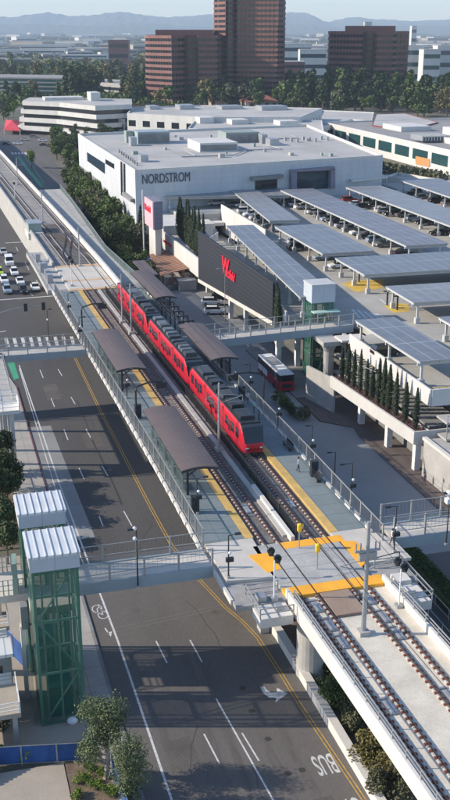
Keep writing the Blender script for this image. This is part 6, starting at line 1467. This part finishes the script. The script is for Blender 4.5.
# ------------------------------------------------------------------ trees
def tree_proto(kind, seed, leaves, size, m, h=10., rad=3.2, bark='trunk', loose=1.):
    rnd = random.Random(seed); g = MB(); L = []
    tr = MB()
    if kind == 'round':
        tr.tube([(0, 0, -.2), (.1, .05, h*.25), (.0, .15, h*.5), (.1, 0, h*.75)], [.22, .17, .12, .04], 6)
        for _ in range(12):
            a = rnd.uniform(0, 6.28); q = rnd.uniform(.2, .9); L.append((rad*.62*q*math.cos(a), rad*.62*q*math.sin(a), h*rnd.uniform(.42, .86), rad*rnd.uniform(.32, .55)))
    elif kind == 'tall':
        tr.tube([(0, 0, -.2), (.15, .1, h*.35), (-.1, .0, h*.7), (0, 0, h*.92)], [.3, .2, .12, .03], 6)
        for k in range(16): a = rnd.uniform(0, 6.28); q = k/15; rr = rad*(1-.75*q)*rnd.uniform(.3, .75); L.append((rr*math.cos(a), rr*math.sin(a), h*(.22+.74*q), rad*(.5-.3*q)*rnd.uniform(.75, 1.3)))
    elif kind == 'euc':
        tr.tube([(0, 0, -.2), (.3, .1, h*.3), (.1, .3, h*.6), (.3, .1, h*.85)], [.28, .2, .13, .04], 6)
        for _ in range(20): a = rnd.uniform(0, 6.28); z = rnd.uniform(.2, .95); rr = rad*rnd.uniform(.15, .8)*(1.15-z*.6); L.append((rr*math.cos(a), rr*math.sin(a), h*z, rad*rnd.uniform(.22, .42)))
    for (x, y, z, q) in L: tr.tube([(0, 0, z*.62), (x*.5, y*.5, z*.8), (x, y, z)], [.09, .06, .02], 4, cap=False)
    for _ in range(leaves):
        if kind == 'cypress':
            q = rnd.random()**.85; rr = rad*(math.sin(math.pi*min(1, (q*.92+.08)))**.6)*(1-q*.45)*rnd.uniform(.6, 1.08); a = rnd.uniform(0, 6.28); p = Vector((rr*math.cos(a), rr*math.sin(a), h*(.03+q*.97)))
            u_ = Vector((math.cos(a), math.sin(a), rnd.uniform(-.4, .6))).normalized()
        else:
            c_ = rnd.choice(L); d = Vector((rnd.gauss(0, 1), rnd.gauss(0, 1), rnd.gauss(0, 1)*.85)).normalized(); p = Vector(c_[:3])+d*c_[3]*loose*rnd.random()**(.4/loose)*rnd.uniform(.8, 1.15); u_ = (d+Vector((rnd.gauss(0, .6), rnd.gauss(0, .6), rnd.gauss(0, .6)))).normalized()
        v_ = u_.orthogonal().normalized(); v_ = Matrix.Rotation(rnd.uniform(0, 6.28), 3, u_) @ v_; w_ = u_.cross(v_); a = size*rnd.uniform(.6, 1.35); b = a*rnd.uniform(.45, .85)
        g.q(p-v_*a, p-w_*b, p+v_*a, p+w_*b)
    if kind == 'cypress': tr.tube([(0, 0, -.1), (0, 0, h*.9)], [.08, .02], 5)
    r = lthing('tree', '', 'tree'); tr.build('trunk', bark, r); g.build('crown', m, r); return r
protos = []
def proto(*a, **k): r = tree_proto(*a, **k); protos.append(r); return r
def plant(src, name, label, cat, group, loc, sc_, rz=None):
    r = copy_tree(src, label); r.name = name; r['category'] = cat
    if group: r['group'] = group
    place(r, loc, rnd.uniform(0, 6.28) if rz is None else rz, sc_); return r
near = [proto(kd, s_, 2200, .33, m, rad=3.9) for kd, s_, m in (('round', 1, 'leaf'), ('round', 2, 'leafdark'), ('euc', 3, 'leaf'), ('round', 4, 'leafdark'), ('euc', 7, 'leafolive'), ('round', 8, 'leaf'))]
nearb = proto('round', 5, 1300, .30, 'leafbright'); nearo = proto('euc', 6, 1300, .30, 'leafolive')
far_r = [proto('round', 10+s_, 520, .62, m) for s_, m in ((0, 'leafdark'), (1, 'leaf'), (2, 'leafolive'), (3, 'leafyellow'), (4, 'leaf'))]
far_t = [proto('tall', 20+s_, 520, .55, m, rad=2.6) for s_, m in ((0, 'leafdark'), (1, 'leaf'), (2, 'leafdark'))]
far_e = [proto('euc', 30+s_, 520, .6, m, rad=3.8) for s_, m in ((0, 'leafolive'), (1, 'leafyellow'), (2, 'leaf'))]
cyp = [proto('cypress', 40+s_, 1200, .125, 'cypress', h=6.4, rad=.6) for s_ in range(3)]
# wooded strip west of the store
def grove_label(s_, t_): return 'broad green tree '+('on the road side' if t_ < 14 else 'against the store wall')+' of the grove, '+('near end' if s_ < 200 else 'middle stretch' if s_ < 260 else 'far end')+' by the store'
for i in range(70):
    s_ = rnd.uniform(150, 345); lo = 8.5+max(0, (s_-150))*.045+1.5; t_ = rnd.uniform(lo, 18.2) if s_ < 285 else rnd.uniform(lo+2, 30+(s_-285)*.4)
    plant(rnd.choice(near), 'tree', grove_label(s_, t_), 'tree', 'trees of the grove beside the store', T(t_, s_, 0), rnd.uniform(.72, 1.15))
for i in range(20):
    s_ = rnd.uniform(112, 165); t_ = rnd.uniform(7.5, 14.5); plant(rnd.choice(near), 'tree', 'smaller dark tree at the near end of the grove by the patio', 'tree', 'trees at the near end of the grove', T(t_, s_, 0), rnd.uniform(.42, .75))
for u, v, sc_, lab in ((32, 168, .8, 'yellow green tree at the start of the grove near the far junction'), (128, 246, .85, 'yellow green tree beside the pale pylon sign'), (137, 250, .75, 'light green tree between the pylon sign and the patio')):
    plant(nearb if v < 200 else near[0], 'tree', lab, 'tree', None, P(u, v, 0), sc_)
for k, (u, v, lab) in enumerate(((137, 236, 'slim dark cypress left of the pylon sign, the left one'), (141, 240, 'slim dark cypress left of the pylon sign, the right one'))): plant(cyp[k], 'cypress', lab, 'tree', None, P(u, v+8, 0), (2.0, 2.0, 2.0))
for i in range(10):
    u = rnd.uniform(38, 95); plant(rnd.choice((nearb, nearo, nearo)), 'tree', 'pale green young tree on the lawn by the white banded office', 'tree', 'trees on the lawn by the banded office', P(u, rnd.uniform(127, 138), 0), rnd.uniform(1.0, 1.5))
for i in range(15):
    plant(rnd.choice(near+[nearb]), 'tree', 'leafy green tree at the far end of the side road beside the junction', 'tree', 'trees beside the far junction', P(rnd.uniform(50, 78), rnd.uniform(140, 168), 0), rnd.uniform(.8, 1.15))
for i in range(16):
    u = rnd.uniform(70, 128); plant(rnd.choice(near), 'tree', 'dark green tree between the store and the white banded office', 'tree', 'trees between the store and the banded office', P(u, rnd.uniform(130, 142), 0), rnd.uniform(.7, 1.0))
for i in range(8):
    plant(rnd.choice((nearo, nearb, far_r[1])), 'tree', 'tree at the left edge beside the white banded office', 'tree', 'trees at the left edge beyond the junction', P(rnd.uniform(-4, 14), rnd.uniform(108, 122), 0), rnd.uniform(1.0, 1.5))
# cypresses of the planter, the black wall and the podium
for k, u in enumerate((350.5, 356, 362, 368, 374.5, 380, 386, 391, 396, 402.5, 411.5, 421)):
    q = (u-348)/(423-348); t_, s_ = 23.9+2.2*q*.9, 33.2-22.9*q+0; t_ = 24.1+1.9*q; s_ = 33.5-22.8*((u-349)/73)**.92 if u > 349 else 33
    plant(cyp[k % 3], 'cypress', 'slim dark cypress in the white planter, number %s from the far end' % ('one two three four five six seven eight nine ten eleven twelve'.split()[k]), 'cypress', 'cypresses in the white planter', T(t_, s_, 5.6), (rnd.uniform(.8, 1.2), rnd.uniform(.8, 1.2), (.82, 1., .95, 1.05, .9, .8, 1.1, 1.15, 1.08, 1., .9, .92)[k]))
r = thing('wall_planter', 'white backed planter with cypresses between the black wall and the lift', 'planter', 21.6, 57, 5)
g = MB(); g.prism([(20.8, 54.2), (pB[0]-.2, pB[1]-.6), (22.2, pB[1]-.6), (22.2, 54.2)], 5.0, 6.2); g.build('box', 'mallwhite', r)
g = MB(); g.prism([(22.0, 54.2), (pB[0]+.75, pB[1]-.6), (pB[0]+1.0, pB[1]-.6), (22.25, 54.2)], 6.2, 10.6); g.build('back_wall', 'mallwhite', r)
for k in range(9): plant(cyp[k % 3], 'cypress', 'dark cypress in the row between the black wall and the lift tower', 'cypress', 'cypresses beside the black wall', T(21.3-(21.3-pB[0]-.3)*k/8, 54.8+(pB[1]-1.2-54.8)*k/8, 6.1), (rnd.uniform(.9, 1.4), rnd.uniform(.9, 1.4), rnd.uniform(.85, 1.4)))
for k in range(14): q = k/13; plant(cyp[k % 3], 'cypress', 'tall dark cypress in the row on the podium left of the black wall', 'cypress', 'cypresses on the podium', T(pA[0]+1.6+(q1[0]-pA[0])*q+2.2*q, pA[1]+1.5+(q1[1]-pA[1]-3)*q, 6.8), (rnd.uniform(1.2, 1.7), rnd.uniform(1.2, 1.7), rnd.uniform(1.15, 1.8)))
# foreground trees
M['leafgum'] = leafmat('gum_foliage', (.075, .105, .045), (.19, .225, .11))
fg1 = tree_proto('euc', 51, 11500, .085, 'leafgum', h=7.6, rad=2.1, bark='bark_pale', loose=1.5); fg1.name = 'young_tree'; fg1['label'] = 'tall loose grey green tree with pale stems beside the front lift tower'; place(fg1, P(106, 778, .1), .4)
fg2 = tree_proto('euc', 52, 9500, .078, 'leafgum', h=6.0, rad=1.8, bark='bark_pale', loose=1.5); fg2.name = 'young_tree'; fg2['label'] = 'smaller grey green tree nearest the pavement at the bottom edge'; place(fg2, P(129, 806, .1), 1.4)
for u, v, rr, h, lab in ((91, 770, .6, .9, 'bright yellow green shrub left of the tall grey green tree'), (96, 790, .7, 1.0, 'bright green shrub at the bottom edge, the leftmost'), (112, 796, .7, 1.0, 'bright green shrub at the bottom edge below the tall tree'), (103, 776, .55, .8, 'bright green shrub tucked between the two grey green trees'), (84, 782, .6, .9, 'yellow green shrub at the edge of the beige driveway'), (78, 798, .6, .8, 'low yellow green shrub at the bottom by the driveway edge'), (122, 778, .6, .8, 'small green shrub beside the pavement under the grey green trees'),
                         (25, 762, .55, 1.3, 'small green shrub in front of the blue screened fence'), (1, 758, .6, 1.2, 'green shrub at the left edge in front of the blue fence')):
    t_, s_ = TS(u, v, .1); bush(lab, t_, s_, rr, h, 'leafbright' if v > 764 or u > 30 else 'leafbright', int(u)+7, 700, .07, z=.1)
t_, s_ = TS(3, 722, .1); bush('dark green creeper mass at the left edge below the pale stair', t_, s_, 1.3, 2.2, 'leafdark', 5, 1500, .10, z=.1)
for i, (u, v, sc_) in enumerate(((3, 500, .72), (9, 512, .6), (-6, 520, .8), (4, 545, .62), (-8, 490, .8), (13, 492, .45), (8, 565, .55), (-2, 475, .7))):
    plant(near[1] if i % 2 else near[3], 'tree', 'dark olive tree at the left edge behind the lift towers', 'tree', 'dark trees at the left edge behind the lifts', P(u, v, 0), sc_)
rb = lambda: None
md = [TS(20, 228, 0), TS(43, 260, 0), TS(52, 276, 0)]
mdp = [(TS(0, 201, 0)), (TS(22, 230, 0)), (TS(43, 260, 0)), (TS(52, 276, 0))]
for i in range(14):
    s_ = 124+i*6+rnd.uniform(-1, 1)
    for a, b in zip(mdp[::-1], mdp[::-1][1:]):
        if a[1] <= s_ <= b[1]: tm = a[0]+(b[0]-a[0])*(s_-a[1])/(b[1]-a[1]); break
    else: continue
    tt = (tm+.9+(-9.0+B(s_)))/2; bush('low dark green bush in the strip between the far road and the viaduct', tt, s_, min(1.2, max(.5, (-9+B(s_)-tm)/2)), 1.5, ('leafdark', 'leaf', 'leafolive')[i % 3], 300+i, 300, .2, 'bushes in the far median strip', .1)
# belts of trees far behind
def belt(n, u0, u1, v0, v1, protos_, s0, s1, name, label, group):
    for i in range(n):
        u, v = rnd.uniform(u0, u1), rnd.uniform(v0, v1); q = (u-u0)/(u1-u0); src = rnd.choice(protos_)
        plant(src, name, label+', '+('left part' if q < .34 else 'middle part' if q < .67 else 'right part')+(' front row' if v > (v0+v1)/2 else ' back row'), 'tree', group, P(u, v, 0), rnd.uniform(s0, s1))
belt(62, 283, 455, 101, 112, far_t, 1.8, 2.9, 'tall_tree', 'tall evergreen of the park belt right of the tower', 'tall evergreens in the park belt at right')
belt(34, 290, 455, 104, 117, far_r+far_e, 1.0, 2.0, 'tree', 'rounded tree before the tall evergreens', 'rounded trees in the park belt at right')
belt(26, 200, 300, 103, 111, far_t+far_r, 1.3, 2.3, 'tall_tree', 'dark evergreen at the tall tower foot', 'evergreens at the foot of the tall tower')
belt(24, 125, 215, 100, 108, far_t+far_r, 1.0, 1.9, 'tree', 'dark tree at the left office foot', 'trees at the foot of the left office block')
belt(26, 58, 150, 94, 102, far_t, 1.6, 2.6, 'tall_tree', 'conifer behind the white banded office', 'conifers behind the white banded office')
belt(10, 0, 60, 97, 103, far_r+far_t, 1.0, 1.7, 'tree', 'dark tree before the teal building', 'trees in front of the teal building')
belt(44, -8, 155, 78, 92, far_r+far_e, 1.7, 2.7, 'tree', 'broad tree behind the teal building', 'wooded belt behind the teal building')
belt(8, -8, 150, 68, 78, far_r+far_e, 1.7, 2.6, 'tree', 'farther tree of the left wooded belt', 'farther trees of the wooded belt at left')
belt(12, 283, 455, 66, 90, far_r+far_t, 1.2, 2.0, 'tree', 'tree among the offices at right', 'trees among the offices at right')
for p_ in protos:                                        # the patterns themselves stand in the park belt too
    p_.name = 'park_tree'; p_['label'] = 'dark tree in the thick of the park belt behind the mall'; p_['group'] = 'trees in the thick of the park belt'; place(p_, P(rnd.uniform(180, 440), rnd.uniform(104, 109), 0), 0, 1.5 )
g = MB(); rnd = random.Random(3)
for i in range(5200):
    v = 32.2+36*rnd.random()**1.35; p = P(rnd.uniform(-15, 465), v, 0); k = 1+p[1]/2600
    for _ in range(2):
        a = rnd.uniform(0, 3.14); w_ = rnd.uniform(5, 11)*k*.8; h = rnd.uniform(4.5, 10)*(1+p[1]/9000); x, y = p[0]+rnd.uniform(-5, 5)*k, p[1]+rnd.uniform(-5, 5)*k; c_, s_ = math.cos(a)*w_, math.sin(a)*w_
        g.q((x-c_, y-s_, 0), (x+c_, y+s_, 0), (x+c_*.6, y+s_*.6, h*.85), (x, y, h), (x-c_*.7, y-s_*.7, h*.8))
tag(g.build('distant_woodland', 'leafolive'), kind='stuff')
def wood(rnd):
    v = rnd.uniform(62, 107) if rnd.random() < .8 else rnd.uniform(56, 66); p = P(rnd.uniform(-12, 462), v, 0); h = 4+3*math.sin(p[0]*.05)+3*math.sin(p[1]*.041+p[0]*.02)
    return (p[0], p[1], abs(rnd.uniform(0, 1))**.6*max(3, h)), 1+p[1]/1500
tag(leafcloud(wood, 34000, 1.15, 77).build('park_undergrowth', 'leaf'), kind='stuff')
# mountains
def ridge(name, pts, Y, depth, m, seed):
    rnd = random.Random(seed); g = MB(); n = 150; rows = 10; us = [-60+ (570/n)*k for k in range(n+1)]
    def hv(u):
        for (a, x), (b, y) in zip(pts, pts[1:]):
            if u <= b: q = max(0, (u-a)/(b-a)); q = q*q*(3-2*q); return x+(y-x)*q
        return pts[-1][1]
    H = [max(20, PY(225, hv(u), Y)[2]+rnd.uniform(-4, 4)) for u in us]
    for j in range(rows+1):
        q = j/rows; prof_ = math.sin(q*math.pi*.5)**1.2
        for k, u in enumerate(us): X = PY(u, 30, Y)[0]*1.0; g.v.append((X, Y-depth*(1-q), H[k]*prof_*(1+.06*(1-q)*math.sin(k*.7+j*1.3)+.03*math.sin(k*2.1+j))-2))
    for j in range(rows):
        for k in range(n): a = j*(n+1)+k; g.f.append((a, a+1, a+n+2, a+n+1)); g.m.append(0)
    i = len(g.v)
    for k, u in enumerate(us): X = PY(u, 30, Y)[0]; g.v.append((X, Y+600, -2))
    for k in range(n): a = rows*(n+1)+k; g.f.append((a, a+1, i+k+1, i+k)); g.m.append(0)
    wstruct(name, g, m)
m_h = mat('mountain_scrub', (.085, .095, .07), .95, .2, .05)
ridge('mountains', [(-60, 17), (20, 17), (35, 14), (50, 12.5), (62, 14), (72, 16), (92, 15.5), (110, 13), (124, 12), (145, 15), (166, 17), (190, 16), (212, 14), (250, 14), (284, 12.5), (304, 13), (326, 22), (340, 19), (350, 17), (380, 19.5), (408, 21), (430, 20), (460, 19), (520, 20)], 14500, 2400, m_h, 1)
ridge('foothills', [(-60, 25), (40, 24), (90, 26), (140, 23), (200, 26), (300, 24), (340, 27), (400, 25.5), (460, 26), (520, 26)], 11500, 1500, m_h, 2)
# ------------------------------------------------------------------ haze
hz = MB(); hz.box(-15800, 15800, -300, 15600, -1.5, 420); o = hz.build('haze', 'white'); o.data.materials.clear()
hm = bpy.data.materials.new('haze_air'); hm.use_nodes = True; n = hm.node_tree; n.nodes.clear(); out = n.nodes.new('ShaderNodeOutputMaterial'); pv = n.nodes.new('ShaderNodeVolumePrincipled')
pv.inputs['Color'].default_value = (.68, .84, 1., 1); pv.inputs['Density'].default_value = .000085; pv.inputs['Anisotropy'].default_value = .0; n.links.new(pv.outputs[0], out.inputs['Volume']); o.data.materials.append(hm); o['kind'] = 'stuff'
